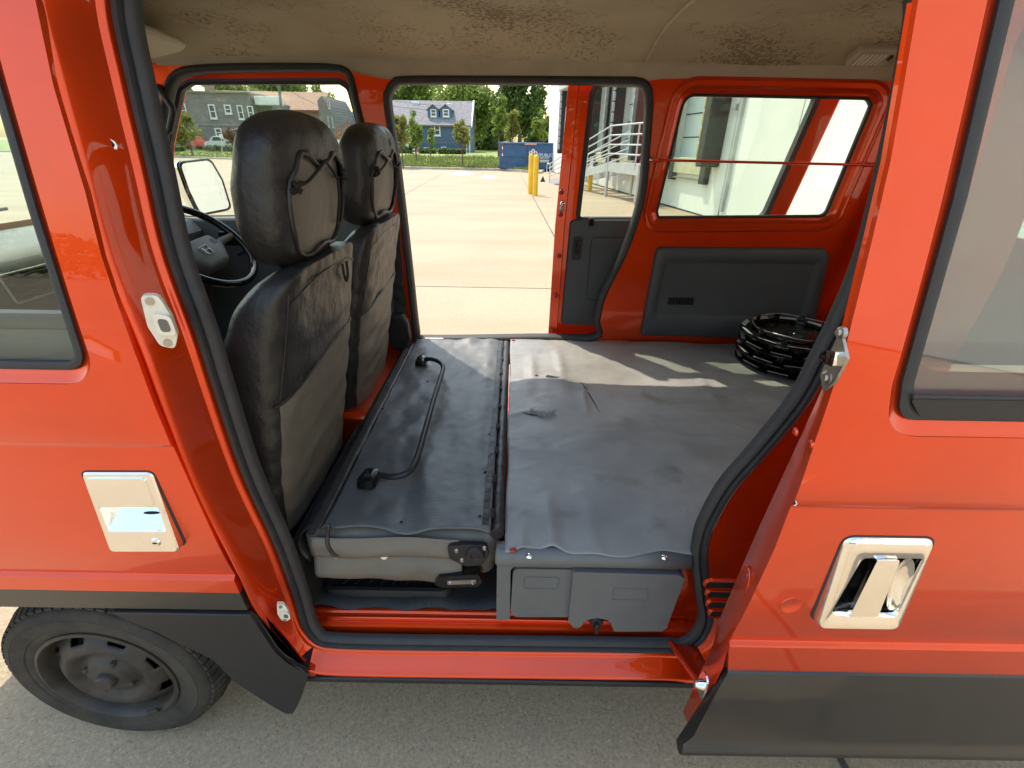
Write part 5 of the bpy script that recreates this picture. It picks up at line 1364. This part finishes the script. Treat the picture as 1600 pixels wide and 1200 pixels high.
# ------------------------------------------------------------------ houses
M['blue_siding'] = mat('blue_siding', (.075, .125, .20), .7, var=.12, vscale=2, stretch=(1, 1, 9))
M['shingle'] = mat('grey_shingles', (.20, .19, .19), .9, var=.35, vscale=2.5, stretch=(1, 1, 3), bump=.3, bscale=6)
M['brown_shingle'] = mat('brown_shingles', (.34, .20, .135), .9, var=.25, vscale=2.5, bump=.3, bscale=6)
M['pane'] = mat('dark_window_pane', (.05, .07, .075), .08, var=.3, vscale=1.5, spec=.8)
M['white_trim'] = mat('white_trim', (.72, .71, .68), .6, var=.06)
def brick_mat(name, c1, c2, mortar, sc):
    m, nt, N, L, p, tc = node_mat(name)
    mp_ = N.new("ShaderNodeMapping"); mp_.inputs["Rotation"].default_value = (pi / 2, 0, 0); L.new(tc.outputs["Object"], mp_.inputs[0])
    b = N.new("ShaderNodeTexBrick"); b.inputs["Scale"].default_value = sc; b.inputs["Color1"].default_value = (*c1, 1); b.inputs["Color2"].default_value = (*c2, 1); b.inputs["Mortar"].default_value = (*mortar, 1)
    L.new(mp_.outputs[0], b.inputs["Vector"]); L.new(b.outputs[0], p.inputs["Base Color"]); p.inputs["Roughness"].default_value = .9
    return m
M['grey_brick'] = brick_mat('grey_painted_brick', (.21, .182, .168), (.265, .232, .215), (.16, .145, .14), 2.2)
M['tan_brick'] = brick_mat('tan_brick', (.36, .25, .17), (.27, .18, .125), (.30, .25, .2), 2.2)
def window_on(parent, px0, py0, px1, py1, Y, sash=True):
    a = PY(px0, py0, Y); b = PY(px1, py1, Y); c = (a + b) / 2; w = abs(b.x - a.x); h = abs(a.z - b.z)
    fr = bmesh.new(); t = min(.13, w * .16)
    for (cx_, cz_, sx_, sz_) in ((c.x - w / 2 + t / 2, c.z, t, h), (c.x + w / 2 - t / 2, c.z, t, h), (c.x, c.z + h / 2 - t / 2, w - 2 * t, t), (c.x, c.z - h / 2 + t / 2, w - 2 * t, t), (c.x, c.z, w - 2 * t, t * .6)):
        box_bm(fr, Vector((cx_, Y - .06, cz_)), (sx_, .14, sz_))
    o = from_bm("window", fr, 'white_trim', parent, 30)
    box("pane", (c.x, Y - .015, c.z), (w - 2 * t + .01, .04, h - 2 * t + .01), 'pane', o)
    box("sill", (c.x, Y - .09, c.z - h / 2 - .05), (w * 1.12, .2, .09), 'white_trim', o)
    return o
# blue house
Y = 72.0
def bp(px, py): return PY(px, py, Y)
xl, xr = bp(590, 240).x, bp(734, 240).x
zb = gz_at(-8, 71); ze = bp(680, 194).z; zr = PY(680, 160, Y + 4.5).z
BH = empty("blue_house", ((xl + xr) / 2, Y + 4.5, zb)); tag(BH, "blue two-storey house with grey shingle roof and two dormers", "house")
pent = [Vector((xl, Y, zb - .3)), Vector((xl, Y, ze)), Vector((xl, Y + 4.5, zr - .1)), Vector((xl, Y + 9, ze)), Vector((xl, Y + 9, zb - .3))]
prism("wall", pent, (xr - xl, 0, 0), 'blue_siding', BH)
for k in range(13):
    z = zb + .35 + k * (ze - zb - .5) / 13; box("siding_board", ((xl + xr) / 2, Y - .012, z), (xr - xl - .1, .03, (ze - zb - .5) / 13 - .05), 'blue_siding', BH)
sl = Vector((0, 4.5, zr - ze)); nn_ = Vector((0, -(zr - ze), 4.5)).normalized()
rfh = prism("roof", [Vector((xl - .3, Y, ze)) - sl * .10, Vector((xr + .3, Y, ze)) - sl * .10, Vector((xr + .3, Y, ze)) + sl * 1.01, Vector((xl - .3, Y, ze)) + sl * 1.01], nn_ * .2, 'shingle', BH)
prism("roof", [Vector((xl - .3, Y + 9, ze)) - Vector((0, -4.5, zr - ze)) * .1, Vector((xl - .3, Y + 4.5, zr + .02)), Vector((xr + .3, Y + 4.5, zr + .02)), Vector((xr + .3, Y + 9, ze)) - Vector((0, -4.5, zr - ze)) * .1], (0, 0, .2), 'shingle', BH)
tube("gable_trim", [Vector((xr + .32, Y - .45, ze - .25)), Vector((xr + .32, Y + 4.5, zr + .22))], .14, 'white_trim', BH, 6)
box("corner_board", (xr + .0, Y - .02, (zb + ze) / 2), (.25, .12, ze - zb), 'white_trim', BH)
for (pa, pb) in ((669, 686), (688, 706)):
    yd = Y + .9; a = PY(pa, 190, yd); b = PY(pb, 190, yd); zt = PY(pa, 171, yd).z; zp = PY((pa + pb) / 2, 165, yd).z
    d = prism("dormer", [Vector((a.x, yd, a.z - .6)), Vector((a.x, yd, zt)), Vector(((a.x + b.x) / 2, yd, zp)), Vector((b.x, yd, zt)), Vector((b.x, yd, a.z - .6))], (0, 3.0, 0), 'blue_siding', BH)
    ap_ = Vector(((a.x + b.x) / 2, yd - .15, zp + .06))
    for s in (a, b):
        o_ = Vector((s.x + (.15 if s is b else -.15), yd - .15, zt - .12)); prism("dormer_roof", [o_, ap_, ap_ + Vector((0, 0, .14)), o_ + Vector((0, 0, .14))], (0, 3.1, 0), 'shingle', d)
    window_on(d, pa + 3.6, 170.5, pb - 3.8, 182.5, yd)
for q in ((678, 194.5, 688.5, 212), (713, 197, 721, 214), (689, 229, 698, 240.5), (660, 230, 670, 239)): window_on(BH, *q, Y)
c = PY(650, 163, Y + 3.9); box("roof_vent", c, (1.0, .7, .6), 'white_trim', BH, .05)
c = PY(702, 164, Y + 4.0); box("roof_vent", c, (.7, .5, .35), 'white_trim', BH, .05)
cyl("downpipe", Vector((xr - .4, Y - .1, zb)), Vector((xr - .4, Y - .1, ze)), .07, 'white_trim', BH, 8)
# grey brick building
Y = 63.0
gx0, gx1 = PY(225, 240, Y).x, PY(405, 240, Y).x; zb = gz_at(-30, 63); zt = PY(340, 145, Y).z
GB_ = empty("brick_building", ((gx0 + gx1) / 2, Y + 5, zb)); tag(GB_, "flat-roofed grey brick building with a row of white-framed windows", "building")
box("wall", ((gx0 + gx1) / 2, Y + 5, (zb + zt) / 2 - .2), (gx1 - gx0, 10, zt - zb + .4), 'grey_brick', GB_)
box("parapet_cap", ((gx0 + gx1) / 2, Y + 4.9, zt + .06), (gx1 - gx0 + .3, 10.4, .16), mat('parapet_cap', (.22, .21, .2), .8, var=.2), GB_)
zs = PY(340, 195, Y).z; box("string_course", ((gx0 + gx1) / 2, Y - .05, zs), (gx1 - gx0 - .1, .14, .16), mat('string_course', (.26, .25, .25), .8, var=.2), GB_)
for q in ((281, 161.5, 295, 184), (325, 163, 340.5, 185.5), (350, 163.5, 363.5, 178), (370, 164.5, 383, 186.5), (386, 165.5, 399, 186.5), (335.5, 200, 349, 214), (362, 201, 376, 215), (285, 200, 297, 214)): window_on(GB_, *q, Y)
# set-back part with white canopy and the brown-roofed brick house beyond
box("rear_annex", ((PY(403, 240, Y + 2).x + PY(438, 240, Y + 2).x) / 2, Y + 6, (zb + PY(420, 160, Y + 2).z) / 2), (PY(438, 240, Y + 2).x - PY(403, 240, Y + 2).x, 8, PY(420, 160, Y + 2).z - zb), mat('grey_siding', (.19, .19, .18), .8, var=.1), GB_)
box("canopy", (PY(418, 158, Y + 1).x, Y + 1.4, PY(418, 157.5, Y + 1).z), (2.7, 1.6, .9), 'white_trim', GB_, .05)
Y2 = 70.0; hx0, hx1 = PY(330, 240, Y2).x, PY(508, 240, Y2).x; zb2 = gz_at(-25, 70); ze2 = PY(470, 172, Y2).z; zr2 = PY(420, 145.5, Y2 + 4).z
TH = empty("brown_roof_house", ((hx0 + hx1) / 2, Y2 + 4, zb2)); tag(TH, "tan brick house with a long brown shingle roof behind the grey building", "house")
prism("wall", [Vector((hx0, Y2, zb2 - .3)), Vector((hx0, Y2, ze2)), Vector((hx0, Y2 + 4, zr2 - .1)), Vector((hx0, Y2 + 8, ze2)), Vector((hx0, Y2 + 8, zb2 - .3))], (hx1 - hx0, 0, 0), 'tan_brick', TH)
box("lower_wall", ((hx0 + hx1) / 2, Y2 - .04, (zb2 + PY(500, 192, Y2).z) / 2), (hx1 - hx0 - .02, .12, PY(500, 192, Y2).z - zb2), 'grey_brick', TH)
sl = Vector((0, 4.0, zr2 - ze2)); nn_ = Vector((0, -(zr2 - ze2), 4.0)).normalized()
prism("roof", [Vector((hx0 - .3, Y2, ze2)) - sl * .08, Vector((hx1 + .3, Y2, ze2)) - sl * .08, Vector((hx1 + .3, Y2, ze2)) + sl * 1.01, Vector((hx0 - .3, Y2, ze2)) + sl * 1.01], nn_ * .2, 'brown_shingle', TH)
for px in (360, 396, 432, 465, 492):
    c = PY(px, 148.5, Y2 + 3.6); cyl("roof_vent", c - Vector((0, 0, .35)), c + Vector((0, 0, .15)), .22, 'white_trim', TH, 8)
window_on(TH, 461, 179, 468, 186, Y2)
c = PY(328, 141, Y2 + 3); box("chimney", c, (.9, .9, 1.7), 'tan_brick', TH)
# gabled grey house at the right of the left window
Y3 = 66.0
a, b = PY(508, 240, Y3), PY(529, 240, Y3); zw = PY(510, 172, Y3).z; zp = PY(513, 153, Y3 + 3).z
GH = empty("gable_house", ((a.x + b.x) / 2, Y3 + 3, gz_at(-22, 66))); tag(GH, "narrow dark brick gable end with paired windows beside orange stairs", "house")
prism("wall", [Vector((a.x, Y3, zb2 - .3)), Vector((a.x, Y3, zw + 1.0)), Vector((a.x + .6, Y3, zp)), Vector((b.x, Y3, zw - .6)), Vector((b.x, Y3, zb2 - .3))], (0, 9, 0), 'grey_brick', GH)
for q in ((511.5, 181, 515.5, 198), (518, 182.5, 521.5, 199), (512, 157, 516, 169)): window_on(GH, *q, Y3)
# orange timber stairs
M['timber'] = mat('orange_timber', (.36, .12, .045), .7, var=.25, vscale=4)
c0 = PY(524, 238, 62); TS = empty("timber_stairs", (c0.x + 1.0, 62, gz_at(-20, 62))); tag(TS, "orange timber porch stairs beside the dark gable end", "stairs")
def tb_(p, q, r=.09): tube("timber_post", [PY(*p, 62), PY(*q, 62)], r, 'timber', TS, 4)
for a_ in (527, 535, 543): tb_((a_, 246), (a_ - 2, 196 if a_ < 540 else 188))
for k in range(4): tb_((525, 214 + k * 8), (545, 196 + k * 9), .07)
for k in range(3): 
    p0_, p1_ = PY(524, 217 + k * 9, 62), PY(545, 217 + k * 9, 62); box("deck_board", (p0_ + p1_) / 2 + Vector((0, .4, 0)), (p1_.x - p0_.x, .9, .12), 'timber', TS)
# distant pale house
c = PY(552, 195, 95); box_w = 5
FH = empty("far_house", (c.x, 98, gz_at(-20, 95))); tag(FH, "far pale blue-grey house end at the right edge of the driver's window", "house")
zt_ = PY(552, 196, 95).z
prism("wall", [Vector((c.x - 2, 95, 0)), Vector((c.x - 2, 95, zt_)), Vector((c.x + .5, 95, PY(552, 170, 95).z)), Vector((c.x + 3, 95, zt_)), Vector((c.x + 3, 95, 0))], (0, 8, 0), mat('pale_siding', (.30, .36, .42), .8, var=.1), FH)
window_on(FH, 547, 198, 552, 207, 95)

# ------------------------------------------------------------------ street things
pole = PY(447, 246, 58); tpo = PY(440, 100, 58)
up_ = cyl("utility_pole", (pole.x, 58, GZ), (tpo.x - .4, 58, tpo.z + 1.0), .17, mat('pole_wood', (.19, .17, .15), .9, var=.3, vscale=5), None, 10, .12)
tag(up_, "leaning wooden utility pole in front of the brown roof", "pole")
wm = mat('black_wire', (.02, .02, .02), .6, var=.1)
for k, (pa, pb, nm) in enumerate([((442, 112), (690, 165), "upper overhead wire crossing to the blue house"), ((443, 124), (690, 172), "lower overhead wire crossing to the blue house"), ((444, 130), (230, 152), "overhead wire running left past the grey brick building"), ((444, 136), (560, 178), "short overhead wire dropping right of the utility pole")]):
    a, b = PY(*pa, 57.8), PY(*pb, 60); 
    o = tube("overhead_wire", [a.lerp(b, t / 12) - Vector((0, 0, .6 * (1 - (2 * t / 12 - 1) ** 2))) for t in range(13)], .016, wm, None, 4); tag(o, nm, "wire")
a = PY(404, 240, 50); b = PY(402, 190, 50); lampm = mat('pale_metal', (.55, .55, .53), .5, .3, var=.1)
SL = empty("street_lamp", (a.x, 50, GZ)); tag(SL, "curved pale street lamp in front of the grey brick building", "street lamp")
tube("lamp_post", crom([Vector((a.x, 50, GZ)), Vector((b.x, 50, b.z - .3)), PY(404, 181, 50), PY(410, 178.5, 50), PY(418, 179.5, 50)], 4), .06, lampm, SL, 6)
box("lamp_head", PY(417, 179.8, 50), (.5, .2, .1), lampm, SL, .03)
s = PY(346, 238, 49); SG = empty("street_sign", (s.x, 49, gz_at(s.x, 49))); tag(SG, "small pale street sign on a thin post before the brick building", "sign")
cyl("sign_post", (s.x, 49, gz_at(s.x, 49) - .1), PY(345.5, 214, 49), .03, lampm, SG, 6); box("sign_plate", PY(345.5, 213, 49), (.30, .03, .36), 'white_trim', SG)
# parked vehicles
glassd = mat('car_glass', (.03, .05, .06), .08, var=.2); chrm = M['silver']
def car(px0, px1, y, col, label, tall=False, name="parked_car"):
    a, b = base_at(px0, y), base_at(px1, y); L_ = b.x - a.x; z0 = gz_at(a.x, y); cm_ = mat('car_paint', col, .3, coat=1, var=.04)
    h = 2.0 if tall else 1.42
    e = empty(name, ((a.x + b.x) / 2, y, z0)); tag(e, label, "van" if tall else "car", "vehicles parked along the street")
    if tall: pr = [(0, .3), (0, .98), (.02, 1.9), (.05, 2.0), (.78, 2.0), (.86, 1.75), (.92, 1.15), (.99, 1.0), (1, .3)]
    else: pr = [(0, .35), (.01, .75), (.06, .86), (.18, .92), (.30, 1.32), (.38, 1.42), (.62, 1.42), (.72, 1.30), (.84, .98), (.97, .85), (1, .6), (1, .35)]
    o = loft("body", [[Vector((a.x + L_ * u, y + yy, z0 + (z if z < 1 else 1 + (z - 1)))) for u, z in pr] for yy in (-.85, -.8, .8, .85)], cm_, e, cap0=True, cap1=True, smooth=35); bevel(o, .06, 3)
    wl_ = [(.30, .98), (.36, 1.33), (.60, 1.33), (.72, .98)] if not tall else [(.79, 1.2), (.79, 1.75), (.83, 1.72), (.90, 1.2)]
    prism("window", [Vector((a.x + L_ * u, y - .875, z0 + z)) for u, z in wl_], (0, .06, 0), glassd, e, .02)
    for u in (.18, .82):
        lathe("wheel", [(.31, .18), (.31, 0), (.20, -.02), (.19, .0), (.0, .01)], Vector((a.x + L_ * u, y - .84, z0 + .31)), (0, 1, 0), 'tyre', e, 20)
    return e
car(326, 371, 59, (.50, .54, .53), "silver sedan parked behind the low hedge")
car(291, 322, 60, (.55, .06, .05), "red car parked behind the bright street tree")
vv_ = car(596, 652, 63, (.72, .72, .72), "white parked van with pink patches before the blue house", True, "parked_van")
pk_ = mat('pink_print', (.75, .10, .28), .5, var=.05)
for q in ((616, 228, 621, 236), (650, 230, 654, 238)):
    a, b = PY(q[0], q[1], 62.1), PY(q[2], q[3], 62.1); box("pink_patch", (a + b) / 2, (abs(b.x - a.x), .03, abs(a.z - b.z)), pk_, vv_)
# white canopy and chain-link fence below the gable
a = PY(525, 236, 60); WV = empty("bin_shed", (a.x, 60.5, gz_at(a.x, 60))); tag(WV, "white-roofed open shed with dark bins below the gable end", "shed")
box("shed_roof", PY(531, 223, 60.4), (1.5, 1.6, .45), 'white_trim', WV, .03)
box("bin", PY(531, 237, 60.4), (1.2, 1.0, 1.25), mat('dark_blue_plastic', (.03, .04, .06), .5, var=.1), WV, .05)
FN = empty("wire_fence", (PY(540, 240, 57).x, 57, gz_at(-20, 57))); tag(FN, "thin wire fence right of the driver's headrest, before the stairs", "fence")
for px in (524, 532, 540, 548, 556): 
    a = base_at(px, 57); cyl("fence_post", a, a + Vector((0, 0, 1.3)), .025, lampm, FN, 5)
for k in range(3):
    a, b = base_at(522, 57), base_at(560, 57); tube("fence_wire", [a + Vector((0, 0, .4 + .42 * k)), b + Vector((0, 0, .4 + .42 * k))], .012, lampm, FN, 4)
# iron fence by the blue house
FN2 = empty("iron_fence", (PY(690, 240, 66).x, 66, gz_at(-8, 66))); tag(FN2, "black iron fence in front of the blue house", "fence")
blk = mat('black_iron', (.015, .015, .017), .5, var=.1)
a, b = base_at(655, 66), base_at(735, 66)
for k in range(34):
    q = a.lerp(b, k / 33); cyl("fence_bar", q, q + Vector((0, 0, 1.25)), .018, blk, FN2, 4)
for hgt in (.25, 1.15): tube("fence_rail", [a + Vector((0, 0, hgt)), b + Vector((0, 0, hgt))], .025, blk, FN2, 4)

# ------------------------------------------------------------------ dumpster
M['dump'] = mat('blue_dumpster_paint', (.035, .105, .23), .5, var=.25, vscale=1.5, bump=.1, bscale=4)
YD_ = 29.4; a = G(780, 267); YD_ = a.y
x0 = a.x; x1 = x0 + 6.2; zt_ = PY(800, 222.5, YD_).z; h = zt_ - GZ
DP = empty("dumpster", ((x0 + x1) / 2, YD_ + 1.2, GZ)); tag(DP, "large blue roll-off dumpster with white lettering", "dumpster")
box("dumpster_body", ((x0 + x1) / 2, YD_ + 1.2, GZ + .12 + (h - .12) / 2), (x1 - x0, 2.36, h - .14), 'dump', DP, .05)
box("top_rail", ((x0 + x1) / 2, YD_ + 1.2, zt_ - .05), (x1 - x0 + .1, 2.5, .12), 'dump', DP, .03)
box("side_rail", ((x0 + x1) / 2, YD_ - .02, GZ + h * .53), (x1 - x0 - .05, .06, .07), 'dump', DP, .01)
box("dumpster_skid", ((x0 + x1) / 2, YD_ + 1.2, GZ + .07), (x1 - x0 - .4, 1.8, .14), 'dark', DP)
for u in (.0, .27, .37, .62, .93): box("side_post", (x0 + .06 + u * (x1 - x0 - .1), YD_ - .01, GZ + .15 + (h - .2) / 2), (.10, .07, h - .25), 'dump', DP, .01)
pc = PY(845, 240, YD_ - .03)
box("sign_panel", (pc.x + .1, YD_ - .04, GZ + h * .60), (1.9, .03, h * .46), mat('blue_panel', (.03, .09, .21), .4, var=.05), DP)
RX = Matrix.Rotation(pi / 2, 3, 'X')
text("lettering", "REPUBLIC", .25, PY(850.5, 242.5, YD_ - .065) , RX, 'whitepaint', DP)
text("lettering", "SERVICES", .15, PY(850.5, 246.8, YD_ - .065), RX, 'whitepaint', DP)
for k in range(2): box("lettering_line", PY(850.5, 250.5 + k * 2.4, YD_ - .062), (.62, .008, .045), 'whitepaint', DP)
ec_ = PY(833, 240.5, YD_ - .062)
for k in range(5):
    t = pi / 2 + k * 2 * pi / 5; q = ec_ + Vector((cos(t) * .17, -.004, sin(t) * .17))
    lathe("emblem_petal", [(0, .012), (.11, .012), (.11, 0)], q, (0, -1, 0), 'whitepaint', DP, 16)
    lathe("emblem_core", [(0, .018), (.06, .018), (.06, 0)], q, (0, -1, 0), mat('emblem_red', (.55, .05, .05), .5, var=.05), DP, 16)
box("warning_sticker", PY(829, 225, YD_ - .09), (.75, .02, .10), mat('red_white_sticker', (.62, .30, .28), .5, var=.2), DP)
for k in range(4): box("reflector_tape", PY(785, 226 + k * 5.2, YD_ - .055), (.07, .02, .16), M['whitepaint'] if k % 2 else mat('tape_red', (.5, .05, .06), .4, var=.05), DP)
# ------------------------------------------------------------------ bollards, litter
M['yellow'] = mat('yellow_bollard_paint', (.78, .46, .015), .45, var=.12, vscale=3)
for (px, py, top, lab) in ((828.5, 303, 241, "farther of the two yellow steel bollards before the dumpster"), (836, 306, 243.5, "nearer of the two yellow steel bollards before the dumpster"), (921, 298, 262, "yellow bollard under the metal dock stairs")):
    b0_ = G(px, py); s = scale_at(px, b0_.y); zt_ = PY(px, top, b0_.y).z; r = .085
    o = lathe("bollard", [(r, -.02), (r, zt_ - GZ - .06), (r * .92, zt_ - GZ - .02), (r * .6, zt_ - GZ + .012), (.001, zt_ - GZ + .02)], (b0_.x, b0_.y, GZ), (0, 0, 1), 'yellow', None, 24); tag(o, lab, "bollard", "yellow bollards in the yard")
def litter(name, px, py, w, d, hh, m_, label, seed, cat):
    c = G(px, py); rd = random.Random(seed)
    def fn(u, v):
        a = u * 2 * pi; r = v * (1 + .35 * nz(cos(a) * 1.5, sin(a) * 1.5, seed)); 
        return Vector((c.x + w * r * cos(a), c.y + d * r * sin(a), GZ + .004 + hh * (1 - v ** 2) * (.55 + .9 * abs(nz(u * 9, v * 4, seed * 2)))))
    o = grid(name, fn, 36, 10, m_, None, 0); tag(o, label, cat)
litter("plastic_sheet", 722, 272.5, .62, .7, .16, M['whitepaint'], "crumpled white plastic sheet on the yard, left of the other one", 2, "litter")
litter("plastic_sheet", 764, 277.5, .45, .6, .15, M['whitepaint'], "crumpled white plastic sheet lying nearer the bollards", 5, "litter")
o = lathe("cone_base", [(.16, 0), (.15, .03), (.06, .16), (.04, .22), (.001, .22)], G(848, 284), (0, 0, 1), 'black_plastic', None, 4, 10); tag(o, "small dark wedge lying on the concrete right of the bollards", "wedge")

# ------------------------------------------------------------------ warehouse with dock doors
M['wh_wall'] = mat('white_tilt_up_wall', (.74, .73, .68), .75, var=.06, vscale=.8, bump=.08, bscale=20)
def WP(y, z, off=0.0):                # point on the dock wall
    x = 4.43 - .11 * (y - 14.9); nx = Vector((-1, -.11, 0)).normalized()
    return Vector((x, y, z)) + nx * off
yF = 35.5; yN = -16.0; HT = 9.0
ax = (WP(yF, 0) - WP(yN, 0)).normalized(); RW = Matrix((ax, Vector((0, 0, 1)).cross(ax), Vector((0, 0, 1)))).transposed()   # local x along the wall
WH = empty("warehouse", (WP(14, 0).x + 6, 14, GZ)); tag(WH, "long white warehouse wall with loading dock doors", "warehouse")
cor = [WP(yF, GZ), WP(yN, GZ), WP(yN, GZ) + Vector((30, 0, 0)), WP(yF, GZ) + Vector((30, 3, 0))]
docks = [13.6, 18.6, 21.9, 25.2, 28.5]
# wall panels between openings (outward face towards -x)
def wbox(name, y, z, sy_, sz_, thick, off, m_, parent=WH, bev=0.0):
    c = WP(y, z, off - 0.0); return box(name, c, (sy_, thick, sz_), m_, parent, bev, rot=RW)
prism("end_wall", [WP(yF, GZ, -.3), WP(yF, HT, -.3), WP(yF, HT, -.3) + Vector((30, 3, 0)), WP(yF, GZ, -.3) + Vector((30, 3, 0))], (0, -.3, 0), 'wh_wall', WH)
L_wall = lambda y: sqrt(1 + .11 ** 2) * y
segs = []; y = yN
dw, dz0, dz1 = 2.5, 1.10, 4.0
for d in docks: segs.append((y, d - dw / 2)); y = d + dw / 2
segs.append((y, yF))
for a, b in segs: wbox("wall_panel", (a + b) / 2, (GZ + HT) / 2, L_wall(b - a), HT - GZ, .3, -.15, 'wh_wall')
for d in docks:
    wbox("dock_base", d, (GZ + dz0) / 2, L_wall(dw), dz0 - GZ, .3, -.15, 'wh_wall')
    wbox("dock_head", d, (dz1 + HT) / 2, L_wall(dw), HT - dz1, .3, -.15, 'wh_wall')
for yj in (-9, -3, 3.0, 7.3, 11.75, 16.3, 31.5):
    wbox("panel_seam", yj, (GZ + HT) / 2, .03, HT - GZ - .02, .01, .003, 'joint')
wbox("base_line", 9.5, GZ + .02, 50, .03, .02, .012, 'joint')
wbox("roof_cap", (yN + yF) / 2, HT + .1, L_wall(yF - yN), .25, .5, -.1, 'white_trim')
blackfoam = mat('dock_seal_vinyl', (.018, .018, .02), .5, var=.3, vscale=3, bump=.3, bscale=6)
greypad = mat('dock_pad_grey', (.42, .43, .42), .6, var=.12, vscale=2)
doorm = mat('dock_door_white', (.62, .68, .68), .5, var=.05)
for i, d in enumerate(docks):
    D = wbox("dock_door", d, (dz0 + dz1) / 2, L_wall(dw) - .05, dz1 - dz0, .06, -.22, doorm)
    for k in range(5): wbox("door_joint", d, dz0 + .55 + k * .55, L_wall(dw) - .1, .03, .015, -.185, 'joint', D)
    for s in (-1, 1):
        pad = wbox("seal_pad", d + s * (dw / 2 + .05), (dz0 + dz1) / 2, .34, dz1 - dz0 + .2, .45, .225, blackfoam, D, .04)
        for k in range(9): wbox("pad_pleat", d + s * (dw / 2 - .10), dz0 + .25 + k * .33, .07, .30, .10, .42, mat('yellow_stripe', (.55, .42, .16), .6, var=.2) if (s < 0 and i == 0) else greypad, D, .03)
    wbox("seal_head", d, dz1 + .25, L_wall(dw) + .75, .5, .5, .25, blackfoam if i % 2 else greypad, D, .05)
    wbox("leveller_lip", d, dz0 - .12, 1.9, .38, .12, .06, mat('leveller_tan', (.50, .44, .30), .7, var=.2, vscale=3), D, .01)
    for s in (-1, 1): wbox("dock_bumper", d + s * .95, dz0 - .25, .28, .5, .14, .075, 'rubber', D, .02)
    wbox("bumper_bar", d, dz0 - .42, 1.6, .04, .05, .09, 'metal', D)
    wbox("wall_light", d - dw / 2 - .55, 2.2, .14, .12, .12, .06, greypad, D, .02)
# drip stains on the wall, thin dark flecks
for k, (yy, zz_, ll) in enumerate(((10.3, 2.6, .5), (9.6, 2.2, .9), (8.2, 2.9, .6), (7.9, 2.4, .8), (9.0, 3.3, .3), (6.6, 3.1, .7))):
    wbox("wall_scuff", yy, zz_, .025, ll, .004, .003, mat('scuff', (.42, .41, .37), .8, var=.2))
# grey downpipe box at the first dock
wbox("conduit", 11.6, 2.6, .12, 5.0, .08, .04, greypad)
# ------------------------------------------------------------------ metal dock stairs
galv = mat('galvanised_steel', (.48, .49, .49), .45, .35, var=.12, vscale=3)
ST = empty("dock_stairs", (3.3, 17.5, GZ)); tag(ST, "galvanised metal stairs with pipe railings at the loading dock", "stairs")
pA = G(857, 286); pL = Vector((3.05, 17.3, .92)); pE = WP(14.9, .92, .95)
low = Vector((pA.x, pA.y, GZ + .12)); sd_ = Vector((pL.x - low.x, pL.y - low.y, 0)).normalized(); sn = Vector((sd_.y, -sd_.x, 0))
if sn.x < 0: sn = -sn
Wd = .95
for k, off in enumerate((0, Wd)):
    o_ = sn * off
    prism("stringer", [low + o_, pL + o_, pL + o_ + Vector((0, 0, -.26)), low + o_ + Vector((0, 0, -.22))], sn * .05, galv, ST)
    prism("landing_beam", [pL + o_, pE + o_, pE + o_ + Vector((0, 0, -.26)), pL + o_ + Vector((0, 0, -.26))], sn * .05, galv, ST)
    for hgt in (1.07, .80, .53, .27):
        tube("handrail", [low + o_ + Vector((0, 0, hgt * .62)), pL + o_ + Vector((0, 0, hgt)), pE + o_ + Vector((0, 0, hgt))], .024, galv, ST, 8)
    for t in (.02, .34, .67, 1.0):
        q = low.lerp(pL, t) + o_; cyl("rail_post", q + Vector((0, 0, -.1)), q + Vector((0, 0, 1.07 * (.62 + .38 * t))), .024, galv, ST, 8)
    q = pL.lerp(pE, .9) + o_; cyl("rail_post", q + Vector((0, 0, -.1)), q + Vector((0, 0, 1.07)), .024, galv, ST, 8)
    tube("handrail", crom([low + o_ + Vector((0, 0, .66)), low + o_ + Vector((0, 0, .66)) - sd_ * .3, low + o_ + Vector((0, 0, .32)) - sd_ * .3, low + o_ + Vector((0, 0, .30))], 3), .024, galv, ST, 8)
for k in range(6):
    t = (k + .5) / 6; q = low.lerp(pL, t) + sn * Wd / 2; box("stair_tread", q + Vector((0, 0, -.02)), (.28, Wd - .05, .04), galv, ST, 0, rot=Matrix((sd_, -sn if False else Vector((0, 0, 1)).cross(sd_), Vector((0, 0, 1)))).transposed())
ldc = (pL + pE) / 2 + sn * Wd / 2; ld_ = (pE - pL); box("landing_deck", ldc + Vector((0, 0, -.02)), (ld_.length, Wd, .05), galv, ST, 0, rot=Matrix((Vector((ld_.x, ld_.y, 0)).normalized(), Vector((0, 0, 1)).cross(Vector((ld_.x, ld_.y, 0)).normalized()), Vector((0, 0, 1)))).transposed())
for q in (pL + sn * .03, pL + sn * Wd, pE + sn * .03): cyl("support_leg", Vector((q.x, q.y, GZ)), q + Vector((0, 0, -.1)), .05, galv, ST, 8)
# far-off wood behind the viewer, which the glossy paint mirrors as a dark band at eye level
rd = random.Random(5); v = []; f = []
for k in range(9000):
    x = rd.uniform(-70, 70); hh_ = 6.5 + 2.5 * nz(x * .09, 3) + 1.2 * nz(x * .35, 8)
    q = Vector((x, -62 + rd.uniform(-3, 3), GZ + .2 + hh_ * rd.random() ** .7)); s_ = .5 * rd.uniform(.6, 1.5)
    n_ = Vector((rd.gauss(0, 1), rd.gauss(.6, 1), rd.gauss(.5, 1))).normalized(); u = n_.orthogonal().normalized(); w2 = n_.cross(u); k = len(v)
    v.extend([q - u * s_, q + w2 * s_ * .6, q + u * s_, q - w2 * s_ * .6]); f.append((k, k + 1, k + 2, k + 3))
o = from_py("far_wood", v, f, LM[0], None, 0); tag(o, "far-off row of trees behind the viewer, mirrored in the paint", "wood", kind="stuff")
